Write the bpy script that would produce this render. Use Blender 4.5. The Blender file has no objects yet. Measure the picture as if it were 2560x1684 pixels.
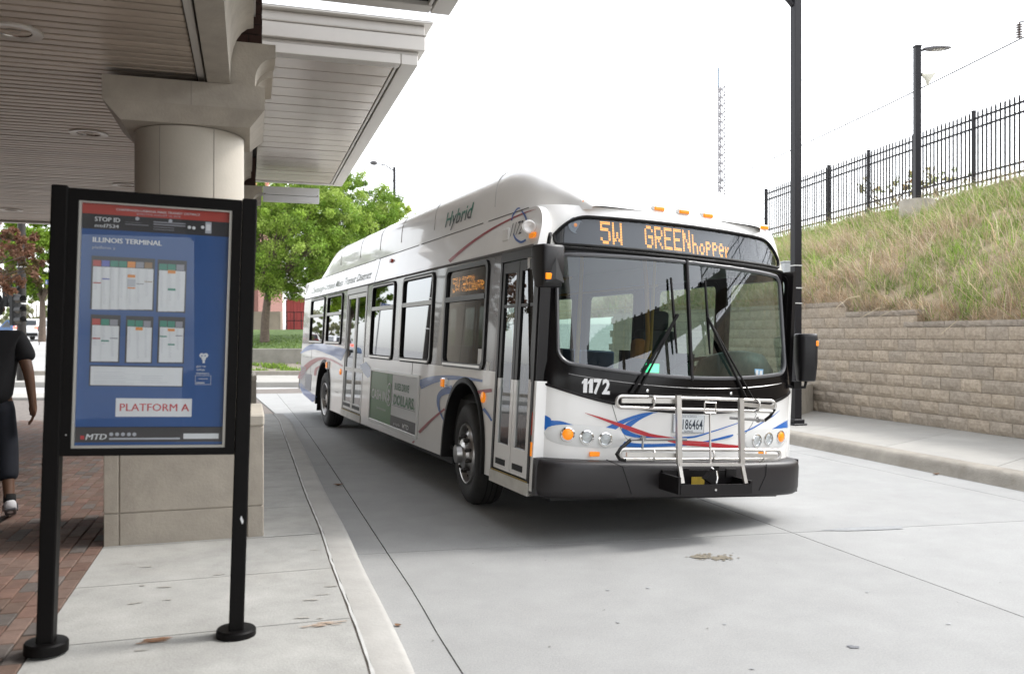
import bpy, bmesh, math, random
from mathutils import Vector, Matrix, noise as mnoise
from mathutils.geometry import tessellate_polygon

random.seed(7)
scene = bpy.context.scene
col = scene.collection
R = math.radians

# ------------------------------------------------------------------ camera
FPX, CX, HY, EYE = 2133.3, 1280.0, 836.0, 1.638      # focal length, centre and horizon of the 2560 px picture; eye height over the road
cam_data = bpy.data.cameras.new('camera')
cam = bpy.data.objects.new('camera', cam_data)
col.objects.link(cam)
scene.camera = cam
cam_data.sensor_width = 36.0
cam_data.lens = FPX / 2560 * 36.0
cam_data.shift_y = (HY - 842.0) / 2560
cam_data.clip_start, cam_data.clip_end = 0.05, 3000
cam.location = (0, 0, EYE)
cam.rotation_euler = (R(90), 0, 0)
cam_data.dof.use_dof = True
cam_data.dof.focus_distance = 8.6
cam_data.dof.aperture_fstop = 2.4

# ------------------------------------------------------------------ light
SUN_AZ = math.atan2(0.30, 0.955)          # the sun stands to the right and a little beyond the bus
SUN_EL = R(47)
world = bpy.data.worlds.new('World')
scene.world = world
world.use_nodes = True
wn = world.node_tree
wn.nodes.clear()
w_out = wn.nodes.new('ShaderNodeOutputWorld')
w_bg = wn.nodes.new('ShaderNodeBackground')
w_sky = wn.nodes.new('ShaderNodeTexSky')
w_sky.sky_type = 'NISHITA'
w_sky.sun_disc = False
w_sky.sun_elevation = SUN_EL
w_sky.sun_rotation = math.pi / 2 - SUN_AZ
w_sky.air_density, w_sky.dust_density, w_sky.ozone_density = 1.0, 1.5, 1.0
w_hs = wn.nodes.new('ShaderNodeHueSaturation')
w_hs.inputs['Saturation'].default_value = 0.16
wn.links.new(w_sky.outputs[0], w_hs.inputs['Color'])
wn.links.new(w_hs.outputs[0], w_bg.inputs['Color'])
w_bg.inputs['Strength'].default_value = 0.15
wn.links.new(w_bg.outputs[0], w_out.inputs['Surface'])

sun_data = bpy.data.lights.new('sun', 'SUN')
sun_data.energy = 0.7
sun_data.angle = R(11)
sun_data.color = (1.0, 0.97, 0.93)
sun = bpy.data.objects.new('sun', sun_data)
col.objects.link(sun)
sd = Vector((math.cos(SUN_AZ) * math.cos(SUN_EL), math.sin(SUN_AZ) * math.cos(SUN_EL), math.sin(SUN_EL)))
sun.rotation_euler = (-sd).to_track_quat('-Z', 'Y').to_euler()
sun.location = (30, 10, 40)

scene.view_settings.view_transform = 'Standard'
scene.view_settings.look = 'None'
scene.view_settings.exposure = 1.85
scene.view_settings.gamma = 1.0
scene.cycles.use_denoising = True
scene.cycles.max_bounces = 8
scene.cycles.transparent_max_bounces = 16
scene.cycles.glossy_bounces = 4
scene.cycles.sample_clamp_indirect = 8

# ------------------------------------------------------------------ pixels to places
def gpt(u, v, z=0.0):
    """the point at height z that the pixel (u, v) of the 2560 px picture looks at"""
    d = (EYE - z) * FPX / (v - HY)
    return Vector(((u - CX) * d / FPX, d, z))
def at(u, v, d):
    """the point at distance d along the view axis"""
    return Vector(((u - CX) * d / FPX, d, EYE - (v - HY) * d / FPX))

# ------------------------------------------------------------------ materials
MATS = {}
def mat(name, c, rough=0.5, metal=0.0, var=0.0, vscale=3.0, bump=0.0, bscale=60.0, coat=0.0, spec=0.5,
        piece=0.0, stain=0.0, stain_c=None, emit=None, estr=1.0, local=False, trans=0.0, speck=0.0):
    if name in MATS: return MATS[name]
    m = bpy.data.materials.new(name); m.use_nodes = True
    nt = m.node_tree; N = nt.nodes; L = nt.links
    b = N['Principled BSDF']
    b.inputs['Roughness'].default_value = rough
    b.inputs['Metallic'].default_value = metal
    b.inputs['Coat Weight'].default_value = coat
    b.inputs['Specular IOR Level'].default_value = spec
    rgb = N.new('ShaderNodeRGB'); rgb.outputs[0].default_value = (*c, 1)
    cur = rgb.outputs[0]
    if local:
        pos = N.new('ShaderNodeTexCoord').outputs['Object']
    else:
        pos = N.new('ShaderNodeNewGeometry').outputs['Position']
    def mul(cur, fac_socket, lo, hi, a=0.3, z=0.7):
        mr = N.new('ShaderNodeMapRange'); mr.inputs[1].default_value = a; mr.inputs[2].default_value = z
        mr.inputs[3].default_value = lo; mr.inputs[4].default_value = hi
        L.new(fac_socket, mr.inputs[0])
        mx = N.new('ShaderNodeVectorMath'); mx.operation = 'SCALE'
        L.new(cur, mx.inputs[0]); L.new(mr.outputs[0], mx.inputs['Scale'])
        return mx.outputs[0]
    if var:
        n1 = N.new('ShaderNodeTexNoise'); n1.inputs['Scale'].default_value = vscale
        n1.inputs['Detail'].default_value = 6; n1.inputs['Roughness'].default_value = 0.65
        L.new(pos, n1.inputs['Vector'])
        cur = mul(cur, n1.outputs['Fac'], 1 - var, 1 + var)
    if stain:
        n2 = N.new('ShaderNodeTexNoise'); n2.inputs['Scale'].default_value = vscale * 0.35
        n2.inputs['Detail'].default_value = 8; n2.inputs['Roughness'].default_value = 0.7
        n2.inputs['Distortion'].default_value = 0.6
        L.new(pos, n2.inputs['Vector'])
        mr = N.new('ShaderNodeMapRange'); mr.inputs[1].default_value = 0.52; mr.inputs[2].default_value = 0.78
        mr.inputs[3].default_value = 0; mr.inputs[4].default_value = stain
        L.new(n2.outputs['Fac'], mr.inputs[0])
        mx = N.new('ShaderNodeMix'); mx.data_type = 'RGBA'
        L.new(mr.outputs[0], mx.inputs[0]); L.new(cur, mx.inputs[6])
        sc = stain_c or tuple(x * 0.5 for x in c)
        mx.inputs[7].default_value = (*sc, 1)
        cur = mx.outputs[2]
    if speck:
        n4 = N.new('ShaderNodeTexNoise'); n4.inputs['Scale'].default_value = 85
        n4.inputs['Detail'].default_value = 3; n4.inputs['Roughness'].default_value = .8
        L.new(pos, n4.inputs['Vector'])
        cur = mul(cur, n4.outputs['Fac'], 1 - speck, 1 + speck, .35, .65)
    if piece:
        oi = N.new('ShaderNodeObjectInfo')
        cur = mul(cur, oi.outputs['Random'], 1 - piece, 1 + piece, 0, 1)
    L.new(cur, b.inputs['Base Color'])
    if bump:
        n3 = N.new('ShaderNodeTexNoise'); n3.inputs['Scale'].default_value = bscale
        n3.inputs['Detail'].default_value = 5
        L.new(pos, n3.inputs['Vector'])
        bp = N.new('ShaderNodeBump'); bp.inputs['Strength'].default_value = bump
        bp.inputs['Distance'].default_value = 0.02
        L.new(n3.outputs['Fac'], bp.inputs['Height']); L.new(bp.outputs[0], b.inputs['Normal'])
        mr = N.new('ShaderNodeMapRange'); mr.inputs[3].default_value = max(0, rough - .1); mr.inputs[4].default_value = min(1, rough + .1)
        L.new(n3.outputs['Fac'], mr.inputs[0]); L.new(mr.outputs[0], b.inputs['Roughness'])
    if emit:
        b.inputs['Emission Color'].default_value = (*emit, 1)
        b.inputs['Emission Strength'].default_value = estr
    if trans:
        out = N['Material Output']
        tr = N.new('ShaderNodeBsdfTranslucent')
        sc2 = N.new('ShaderNodeVectorMath'); sc2.operation = 'MULTIPLY'
        sc2.inputs[1].default_value = (1.25, 1.25, 0.6)
        L.new(cur, sc2.inputs[0]); L.new(sc2.outputs[0], tr.inputs['Color'])
        ms = N.new('ShaderNodeMixShader'); ms.inputs[0].default_value = trans
        L.new(b.outputs[0], ms.inputs[1]); L.new(tr.outputs[0], ms.inputs[2]); L.new(ms.outputs[0], out.inputs['Surface'])
    MATS[name] = m
    return m

def glass_mat(name, tint, r0=0.06, rmax=1.0):
    """thin sheet of glass: tinted transmission plus mirror reflection that grows towards grazing"""
    if name in MATS: return MATS[name]
    m = bpy.data.materials.new(name); m.use_nodes = True
    nt = m.node_tree; N = nt.nodes; L = nt.links
    N.remove(N['Principled BSDF'])
    out = N['Material Output']
    tr = N.new('ShaderNodeBsdfTransparent'); tr.inputs[0].default_value = (*tint, 1)
    gl = N.new('ShaderNodeBsdfGlossy'); gl.inputs['Roughness'].default_value = 0.0
    gl.inputs['Color'].default_value = (0.95, 0.97, 1, 1)
    lw = N.new('ShaderNodeLayerWeight'); lw.inputs[0].default_value = 0.5
    pw = N.new('ShaderNodeMath'); pw.operation = 'POWER'; pw.inputs[1].default_value = 4.0
    L.new(lw.outputs['Facing'], pw.inputs[0])
    mr = N.new('ShaderNodeMapRange'); mr.inputs[3].default_value = r0; mr.inputs[4].default_value = rmax
    L.new(pw.outputs[0], mr.inputs[0])
    ms = N.new('ShaderNodeMixShader')
    L.new(mr.outputs[0], ms.inputs[0]); L.new(tr.outputs[0], ms.inputs[1]); L.new(gl.outputs[0], ms.inputs[2])
    L.new(ms.outputs[0], out.inputs['Surface'])
    MATS[name] = m
    return m

def attr_mat(name, rough=0.7, trans=0.3):
    """leaf or blade material that takes its own colour from the mesh"""
    if name in MATS: return MATS[name]
    m = bpy.data.materials.new(name); m.use_nodes = True
    nt = m.node_tree; N = nt.nodes; L = nt.links
    b = N['Principled BSDF']; b.inputs['Roughness'].default_value = rough
    b.inputs['Specular IOR Level'].default_value = 0.25
    a = N.new('ShaderNodeAttribute'); a.attribute_name = 'tint'
    L.new(a.outputs['Color'], b.inputs['Base Color'])
    tr = N.new('ShaderNodeBsdfTranslucent'); L.new(a.outputs['Color'], tr.inputs['Color'])
    ms = N.new('ShaderNodeMixShader'); ms.inputs[0].default_value = trans
    L.new(b.outputs[0], ms.inputs[1]); L.new(tr.outputs[0], ms.inputs[2])
    L.new(ms.outputs[0], N['Material Output'].inputs['Surface'])
    MATS[name] = m
    return m

# ------------------------------------------------------------------ mesh building
class MB:
    def __init__(self): self.v = []; self.f = []; self.m = []
    def add(self, verts, faces, mi=0):
        o = len(self.v)
        self.v += [tuple(p) for p in verts]
        self.f += [tuple(i + o for i in f) for f in faces]
        self.m += [mi] * len(faces)
        return self
    def box(self, a, b, mi=0):
        (x0, y0, z0), (x1, y1, z1) = a, b
        return self.add([(x0,y0,z0),(x1,y0,z0),(x1,y1,z0),(x0,y1,z0),(x0,y0,z1),(x1,y0,z1),(x1,y1,z1),(x0,y1,z1)],
            [(0,3,2,1),(4,5,6,7),(0,1,5,4),(1,2,6,5),(2,3,7,6),(3,0,4,7)], mi)
    def obox(self, c, ax, ay, az, mi=0):
        c, ax, ay, az = Vector(c), Vector(ax), Vector(ay), Vector(az)
        P = [c + sx*ax + sy*ay + sz*az for sz in (-1,1) for sx, sy in ((-1,-1),(1,-1),(1,1),(-1,1))]
        return self.add(P, [(0,3,2,1),(4,5,6,7),(0,1,5,4),(1,2,6,5),(2,3,7,6),(3,0,4,7)], mi)
    def bar(self, p, q, w, h, up=(0,0,1), mi=0):
        p, q = Vector(p), Vector(q); d = q - p; n = d.normalized()
        s = n.cross(Vector(up))
        if s.length < 1e-4: s = n.cross(Vector((1,0,0)))
        s.normalize(); u = s.cross(n)
        return self.obox((p+q)/2, d/2, s*w/2, u*h/2, mi)
    def tube(self, pts, r, n=8, closed=False, mi=0, cap=True):
        pts = [Vector(p) for p in pts]; k = len(pts)
        rs = r if isinstance(r, (list, tuple)) else [r]*k
        T = []
        for i in range(k):
            a = pts[(i-1) % k] if closed or i > 0 else pts[i]
            b = pts[(i+1) % k] if closed or i < k-1 else pts[i]
            T.append((b-a).normalized())
        up = Vector((0,0,1)) if abs(T[0].z) < 0.9 else Vector((1,0,0))
        s = T[0].cross(up).normalized()
        V = []; F = []
        for i in range(k):
            s = (s - T[i]*s.dot(T[i]))
            if s.length < 1e-6: s = T[i].orthogonal()
            s.normalize(); w = T[i].cross(s)
            for j in range(n):
                a = 2*math.pi*j/n
                V.append(pts[i] + (s*math.cos(a) + w*math.sin(a))*rs[i])
        for i in range(k if closed else k-1):
            i2 = (i+1) % k
            for j in range(n):
                j2 = (j+1) % n
                F.append((i*n+j, i*n+j2, i2*n+j2, i2*n+j))
        if not closed and cap:
            F.append(tuple(range(n))[::-1]); F.append(tuple((k-1)*n+j for j in range(n)))
        return self.add(V, F, mi)
    def lathe(self, prof, c, axis=(0,0,1), n=24, mi=0, closed=False):
        """prof: (radius, height) pairs round an axis through c"""
        c = Vector(c); ax = Vector(axis).normalized()
        s = ax.orthogonal().normalized(); w = ax.cross(s)
        V = []; F = []; k = len(prof)
        for r, h in prof:
            for j in range(n):
                a = 2*math.pi*j/n
                V.append(c + ax*h + (s*math.cos(a) + w*math.sin(a))*max(r, 1e-4))
        for i in range(k-1):
            for j in range(n):
                j2 = (j+1) % n
                F.append((i*n+j, i*n+j2, (i+1)*n+j2, (i+1)*n+j))
        if closed:
            F.append(tuple(range(n))[::-1]); F.append(tuple((k-1)*n+j for j in range(n)))
        return self.add(V, F, mi)
    def panel(self, outer, holes, fmap, back=None, mi=0):
        """flat outline with holes laid onto a surface by fmap; back gives it thickness"""
        loops = [outer] + list(holes)
        flat = [p for l in loops for p in l]
        tris = tessellate_polygon([[Vector((a, b, 0)) for a, b in l] for l in loops])
        V = [fmap(a, b) for a, b in flat]; F = [tuple(t) for t in tris]
        self.add(V, F, mi)
        if back:
            V2 = [back(a, b) for a, b in flat]
            self.add(V2, [t[::-1] for t in F], mi)
            o = 0
            for l in loops:
                n = len(l)
                W = [fmap(a, b) for a, b in l] + [back(a, b) for a, b in l]
                self.add(W, [(i, (i+1) % n, n+(i+1) % n, n+i) for i in range(n)], mi)
                o += n
        return self
    def grid(self, rows, mi=0, close=False):
        """rows of points of one length joined to a sheet"""
        n = len(rows[0]); V = [p for r in rows for p in r]; F = []
        for i in range(len(rows)-1):
            for j in range(n if close else n-1):
                j2 = (j+1) % n
                F.append((i*n+j, i*n+j2, (i+1)*n+j2, (i+1)*n+j))
        return self.add(V, F, mi)
    def mesh(self, name, mats, smooth=None, bevel=0, bseg=1, weld=True):
        me = bpy.data.meshes.new(name)
        me.from_pydata(self.v, [], self.f)
        for m in (mats if isinstance(mats, (list, tuple)) else [mats]): me.materials.append(m)
        me.polygons.foreach_set('material_index', self.m)
        bm = bmesh.new(); bm.from_mesh(me)
        if weld: bmesh.ops.remove_doubles(bm, verts=bm.verts, dist=1e-5)
        bmesh.ops.recalc_face_normals(bm, faces=bm.faces)
        if bevel:
            es = [e for e in bm.edges if len(e.link_faces) == 2 and e.calc_face_angle(0) > 0.6]
            bmesh.ops.bevel(bm, geom=es, offset=bevel, segments=bseg, profile=0.5, affect='EDGES', clamp_overlap=True)
        bm.to_mesh(me); bm.free()
        if smooth is not None:
            me.shade_smooth(); me.set_sharp_from_angle(angle=R(smooth))
        return me
    def build(self, name, mats, parent=None, smooth=None, bevel=0, bseg=1, loc=None, rot=None, **tags):
        return link(name, self.mesh(name, mats, smooth, bevel, bseg), parent, loc, rot, **tags)

def link(name, data, parent=None, loc=None, rot=None, **tags):
    o = bpy.data.objects.new(name, data); col.objects.link(o)
    if parent: o.parent = parent
    if loc is not None: o.location = loc
    if rot is not None: o.rotation_euler = rot
    tag(o, **tags)
    return o
def tag(o, label=None, cat=None, group=None, kind=None):
    if label: o['label'] = label
    if cat: o['category'] = cat
    if group: o['group'] = group
    if kind: o['kind'] = kind
    return o
def thing(name, label, cat, loc=(0,0,0), rz=0.0, group=None, rot=None):
    return link(name, None, None, loc, rot or (0,0,rz), label=label, cat=cat, group=group)

def arc(cx, cy, r, a0, a1, n):
    return [(cx + r*math.cos(R(a0+(a1-a0)*i/n)), cy + r*math.sin(R(a0+(a1-a0)*i/n))) for i in range(n+1)]
def rrect(x0, y0, x1, y1, r, n=5):
    return arc(x1-r,y1-r,r,0,90,n) + arc(x0+r,y1-r,r,90,180,n) + arc(x0+r,y0+r,r,180,270,n) + arc(x1-r,y0+r,r,270,360,n)
def lerp_path(pts, t):
    """a point on a smooth curve through pts at t in 0..1"""
    n = len(pts)-1; s = min(max(t*n, 0), n-1e-6); i = int(s); f = s-i
    P = [Vector(pts[max(0, min(n, i+k))]) for k in (-1,0,1,2)]
    return 0.5*((2*P[1]) + (P[2]-P[0])*f + (2*P[0]-5*P[1]+4*P[2]-P[3])*f*f + (3*P[1]-P[0]-3*P[2]+P[3])*f**3)

_txt = {}
def text_mesh(s, size=1.0, bold=0.0, shear=0.0, space=1.0, align='LEFT'):
    """flat lettering as (2D points, triangles), baseline at 0"""
    cu = bpy.data.curves.new('lettering', 'FONT')
    cu.body = s; cu.size = size; cu.offset = bold; cu.shear = shear; cu.space_character = space
    cu.align_x = align; cu.resolution_u = 2; cu.fill_mode = 'FRONT'
    o = bpy.data.objects.new('lettering', cu); col.objects.link(o)
    dg = bpy.context.evaluated_depsgraph_get()
    me = bpy.data.meshes.new_from_object(o.evaluated_get(dg))
    V = [(v.co.x, v.co.y) for v in me.vertices]; F = [tuple(p.vertices) for p in me.polygons]
    bpy.data.meshes.remove(me); bpy.data.objects.remove(o); bpy.data.curves.remove(cu)
    return V, F
def put_text(mb, s, fmap, x, y, h, w=None, bold=0.0, shear=0.0, mi=0, align='LEFT'):
    """lettering of cap height h starting at (x, y); w stretches it to a width"""
    V, F = text_mesh(s, 1.0, bold, shear)
    if not V: return
    x0 = min(a for a, b in V); x1 = max(a for a, b in V)
    cap = 0.71
    sx = (w/(x1-x0)) if w else h/cap
    off = {'LEFT': 0, 'CENTER': -(x1-x0)*sx/2, 'RIGHT': -(x1-x0)*sx}[align]
    mb.add([fmap(x+off+(a-x0)*sx, y+b*h/cap) for a, b in V], F, mi)

# ================================================================== the setting
BS = Vector((0.9555, 0.295, 0)); BT = Vector((-0.295, 0.9555, 0))     # across and along the bus lane; the terminal and the walls follow them
def st(s, t, z=0.0): return BS*s + BT*t + Vector((0, 0, z))
def interp(tab, x):
    if x <= tab[0][0]:
        (a, b), (c, d) = tab[0], tab[1]; return b + (d-b)*(x-a)/(c-a)
    for (a, b), (c, d) in zip(tab, tab[1:]):
        if x <= c: return b + (d-b)*(x-a)/(c-a)
    (a, b), (c, d) = tab[-2], tab[-1]; return b + (d-b)*(x-a)/(c-a)
def smooth_tab(pts, n=60):
    P = [(a, b, 0) for a, b in pts]
    return [tuple(lerp_path(P, i/n)[:2]) for i in range(n+1)]
KERB_J = smooth_tab([(-6,1.6),(-2,.75),(1,.12),(2.5,-.27),(3.81,-.62),(4.8,-.92),(5.59,-1.17),(6.63,-1.48),(8.13,-1.96),(10.37,-2.65),(13.5,-3.62),(15.22,-4.16),(17.3,-4.95)])
GUT_J = smooth_tab([(-6,2.6),(-2,1.5),(1,.7),(2.5,.26),(4.13,-.24),(4.68,-.41),(5.44,-.63),(6.42,-.94),(8.27,-1.52),(10.09,-2.09),(12.53,-2.86),(16.18,-4.03),(20,-5.3)])
def sig_on(tab, t, off=0.0):
    """lane coordinate s where the curve X(Y) in tab crosses the line t"""
    s = 0.0
    for _ in range(30):
        Y = s*BS.y + t*BT.y
        s += (interp(tab, Y) - (s*BS.x + t*BT.x)) * 0.8
    return s + off
PZ, WZ = 0.13, 0.16         # platform and right pavement over the road

M_road = mat('road_concrete', (.315,.317,.312), .85, var=.07, vscale=2.6, bump=.14, bscale=110, piece=.05, speck=.10, stain=.22, stain_c=(.28,.27,.255))
M_joint = mat('joint_dirt', (.16,.14,.125), .95, var=.3, vscale=9)
M_plat = mat('platform_concrete', (.35,.348,.33), .85, var=.16, vscale=3.2, bump=.14, bscale=90, piece=.06, speck=.10, stain=.4, stain_c=(.26,.24,.21))
M_kerb = mat('kerb_concrete', (.31,.285,.245), .9, var=.2, vscale=3.0, bump=.3, bscale=50, stain=.75, stain_c=(.16,.135,.10))
M_walk = mat('pavement_concrete', (.35,.34,.315), .9, var=.10, vscale=1.6, bump=.12, bscale=80, piece=.05, stain=.25, stain_c=(.36,.32,.27))
M_caulk = mat('joint_sealant', (.50,.50,.485), .7, var=.12, vscale=8)
M_asph = mat('asphalt', (.13,.125,.12), .9, var=.15, vscale=2, bump=.2, bscale=60)

def ground_z(x, y):
    r = max(0.0, y - 30.0)
    return -0.03 + min(3.2, 0.034*r)
mb = MB()
xs = [-1500,-600,-250,-120,-70,-45,-30,-20,-12,-6,0,6,12,20,40,90,250,700,1500]
ys = [-1500,-500,-120,-40,-10,0,10,20,26,30,32,36,42,50,60,75,95,125,200,400,900,1800]
mb.grid([[(x, y, ground_z(x, y)) for x in xs] for y in ys])
mb.build('ground', mat('street_concrete', (.38,.375,.365), .9, var=.12, vscale=.5, bump=.1, bscale=40, stain=.35, stain_c=(.3,.29,.27)), kind='structure')

# road: bed with the slabs of the bus lane laid on it
mb = MB(); mb.grid([[st(s, t, -0.018) for s in (-8,-3,0,4,8.1)] for t in (-8,0,8,16,24,27)])
road = mb.build('road', M_joint, kind='structure')
def slab_poly(pts, z, name, m, parent, thick=.03):
    mb = MB(); n = len(pts)
    mb.add([Vector((p.x,p.y,z)) for p in pts] + [Vector((p.x,p.y,z-thick)) for p in pts],
           [tuple(range(n))] + [(i, (i+1)%n, n+(i+1)%n, n+i) for i in range(n)])
    return mb.build(name, m, parent, bevel=0)
G = .0045
cross = [6.5 + 4.55*k for k in range(-3, 5)]
def cj(k, s): return cross[k] - .1*s + .03*math.sin(s*3+k)
for k in range(len(cross)-1):
    def band(sl, sr, name='slab'):
        L = []
        n = 10
        for i in range(n+1):
            t0 = cross[k] + (cross[k+1]-cross[k])*i/n
            s = sl(t0); t = t0 - .1*s
            L.append(st(s+G, t + (G if i == 0 else -G if i == n else 0)))
        Rr = []
        for i in range(n+1):
            t0 = cross[k+1] - (cross[k+1]-cross[k])*i/n
            s = sr(t0); t = t0 - .1*s
            Rr.append(st(s-G, t + (-G if i == 0 else G if i == n else 0)))
        slab_poly(L+Rr, 0.0, name, M_road, road)
    gut = lambda t: sig_on(GUT_J, t - .1)
    band(gut, lambda t: 4.3)
    band(lambda t: 4.3, lambda t: 7.29)
    band(lambda t: sig_on(KERB_J, t-.1, .18), gut, 'gutter_slab')
    band(lambda t: 7.29, lambda t: 7.74, 'gutter_slab')
# patches and stains that lie on the slabs
def blot(name, c, rx, ry, a, z, m, parent, seed, n=22):
    rnd = random.Random(seed); P = []
    ph = [rnd.uniform(0, 6.3) for _ in range(4)]
    for i in range(n):
        th = 2*math.pi*i/n
        k = 1 + .22*math.sin(2*th+ph[0]) + .17*math.sin(3*th+ph[1]) + .13*math.sin(5*th+ph[2]) + rnd.uniform(-.1,.1)
        x, y = rx*k*math.cos(th), ry*k*math.sin(th)
        P.append(Vector((c.x + x*math.cos(a)-y*math.sin(a), c.y + x*math.sin(a)+y*math.cos(a), z)))
    mb = MB(); mb.add(P, [tuple(range(n))]); return mb.build(name, m, parent)
M_rust = mat('rust_stain', (.29,.155,.085), .9, var=.35, vscale=30)
M_rust2 = mat('faint_rust_stain', (.40,.31,.24), .9, var=.25, vscale=25)
M_sand = mat('sand_stain', (.225,.20,.155), .95, var=.25, vscale=40)
M_tar = mat('tar_patch', (.34,.35,.36), .8, var=.2, vscale=30)
rs = random.Random(77); mbs = MB()
for i in range(190):
    u0_, v0_, su, sv = ((1752,1391,26,5),(1808,1394,24,4.5))[i % 2]
    c_ = gpt(rs.gauss(u0_, su*.55), rs.gauss(v0_, sv*.6)); r_ = rs.uniform(.006,.018); n_ = 6; ph_ = rs.uniform(0,6)
    mbs.add([(c_.x+r_*rs.uniform(.6,1.2)*math.cos(ph_+k*1.047), c_.y+r_*rs.uniform(.6,1.2)*math.sin(ph_+k*1.047), .0042+.00001*i) for k in range(n_)], [tuple(range(n_))])
link('sand_spill', mbs.mesh('sand_spill', M_sand, weld=False), road, kind='stuff')
mbs = MB()
for i in range(120):     # grit and small drips
    c_ = st(rs.uniform(.5,7.2), rs.uniform(3.2,9)); r_ = rs.choice((.003,.004,.005,.008)); ph_ = rs.uniform(0,6)
    mbs.add([(c_.x+r_*rs.uniform(.6,1.2)*math.cos(ph_+k*1.047), c_.y+r_*rs.uniform(.6,1.2)*math.sin(ph_+k*1.047), .0042) for k in range(6)], [tuple(range(6))])
link('grit', mbs.mesh('grit', mat('grit', (.20,.195,.185), .9), weld=False), road, kind='stuff')
blot('oil_spot', gpt(2133,1617), .028, .022, .1, .0045, mat('oil_spot', (.16,.165,.18), .7), road, 9)
for i in range(7):
    p = gpt(*((1520,1475),(1812,1560),(2168,1480),(1545,1556),(1880,1672),(1620,1470),(2372,1560))[i]); blot('gum_spot', p, .012, .009, .4, .0045, M_tar, road, 30+i)
mb = MB(); P = [gpt(2050,1326), gpt(2110,1319), gpt(2180,1316), gpt(2255,1314), gpt(2258,1322), gpt(2190,1325), gpt(2120,1327)]
mb.add([Vector((p.x,p.y,.0045)) for p in P], [tuple(range(len(P)))]); mb.build('joint_repair', mat('repair_mortar', (.29,.298,.303), .9, var=.15, vscale=20), road)

# platform: bed, concrete slabs, kerb, clay pavers
mb = MB()
tt = [-8 + 25.0*i/60 for i in range(61)]
mb.grid([[st(s, t, PZ-.017) for s in (-22, -8, -3, sig_on(KERB_J, t))] for t in tt])
e = [st(sig_on(KERB_J, t), t, PZ-.017) for t in tt]
mb.grid([[p, Vector((p.x,p.y,-.03))] for p in e])
e = [st(s, tt[-1], PZ-.017) for s in (-22,-8,-3, sig_on(KERB_J, tt[-1]))]
mb.grid([[p, Vector((p.x,p.y,-.03))] for p in e])
platform = mb.build('platform', M_joint, kind='structure')
PAVE_S = -0.99
ct = [-6.4,-5.4,-4.4,-3.4,-2.4,-1.4,-.4,.6,1.6,2.6,3.6,4.6,5.62,6.62,7.72,8.76,9.72,10.7,11.7,12.7,13.7,14.7,15.7,16.9]
for a, b in zip(ct, ct[1:]):
    L = [st(PAVE_S+G, a+G), st(PAVE_S+G, b-G)]
    n = 5
    Rr = [st(sig_on(KERB_J, b+(a-b)*i/n, -.02), b+(a-b)*i/n + (-G if i==0 else G if i==n else 0)) for i in range(n+1)]
    slab_poly(L+Rr, PZ, 'slab', M_plat, platform)
# sealant strip along the kerb and in one cross joint
mb = MB(); rnd = random.Random(3)
ts = [-2 + 18.6*i/150 for i in range(151)]
mb.grid([[st(sig_on(KERB_J, t, -.010+rnd.uniform(-.004,.003)), t, PZ+.002), st(sig_on(KERB_J, t, .003+rnd.uniform(-.003,.005)), t, PZ+.002)] for t in ts])
mb.grid([[st(.11+.012*i, 6.612+rnd.uniform(-.004,.004), PZ+.004), st(.11+.012*i, 6.632+rnd.uniform(-.004,.004), PZ+.004)] for i in range(32)])
mb.build('joint_sealant', M_caulk, platform)
M_pkerb = mat('platform_kerb_concrete', (.37,.362,.342), .9, var=.12, vscale=3.0, bump=.15, bscale=60, stain=.35, stain_c=(.29,.27,.24))
def kerb_mesh(name, curve, prof, ts, m_=None):
    mb = MB(); mb.grid([[st(curve(t)+ds, t, z) for ds, z in prof] for t in ts])
    return mb.build(name, m_ or M_kerb, None, smooth=50, kind='structure')
kerb_mesh('platform_kerb', lambda t: sig_on(KERB_J, t), [(0.0,.05),(0.006,PZ-.002),(.15,PZ-.004),(.178,PZ-.012),(.192,PZ-.03),(.2,PZ-.06),(.215,-.02)], [-8+24.95*i/90 for i in range(91)], M_pkerb)
for uv, zz, nm, m_, r_ in (((395,1597), PZ+.006, 'rust_mark', M_rust, (.075,.035)), ((810,1558), PZ+.006, 'rust_mark', M_rust2, (.085,.03))):
    p = gpt(uv[0], uv[1], zz); mb = MB()
    a = math.atan2(BS.y, BS.x)
    rr = random.Random(int(uv[0]))
    for q in range(26):
        cx_, cy_ = rr.gauss(0,.5)*r_[0], rr.uniform(-1,1)*r_[1]; lx, ly = rr.uniform(.2,.5)*r_[0], rr.uniform(.04,.12)*r_[1]*2
        mb.add([BS*(cx_+lx*math.cos(k*.785)*rr.uniform(.7,1.2)) + BT*(cy_+ly*math.sin(k*.785)*rr.uniform(.7,1.2)) + Vector((p.x, p.y, zz+.00004*q)) for k in range(8)], [tuple(range(8))])
    link(nm, mb.mesh(nm, m_, weld=False), platform, kind='stuff')
# dirt smudges on the near slabs
for i in range(16):
    rr = random.Random(100+i)
    s, t = rr.uniform(-.8,.5), rr.uniform(4.2,6.4)
    blot('scuff', st(s,t), rr.uniform(.015,.045), rr.uniform(.006,.014), a+rr.uniform(-.3,.3), PZ+.0045, mat('scuff', (.37,.355,.325), .9, var=.2, vscale=30), platform, 200+i, 12)

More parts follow.
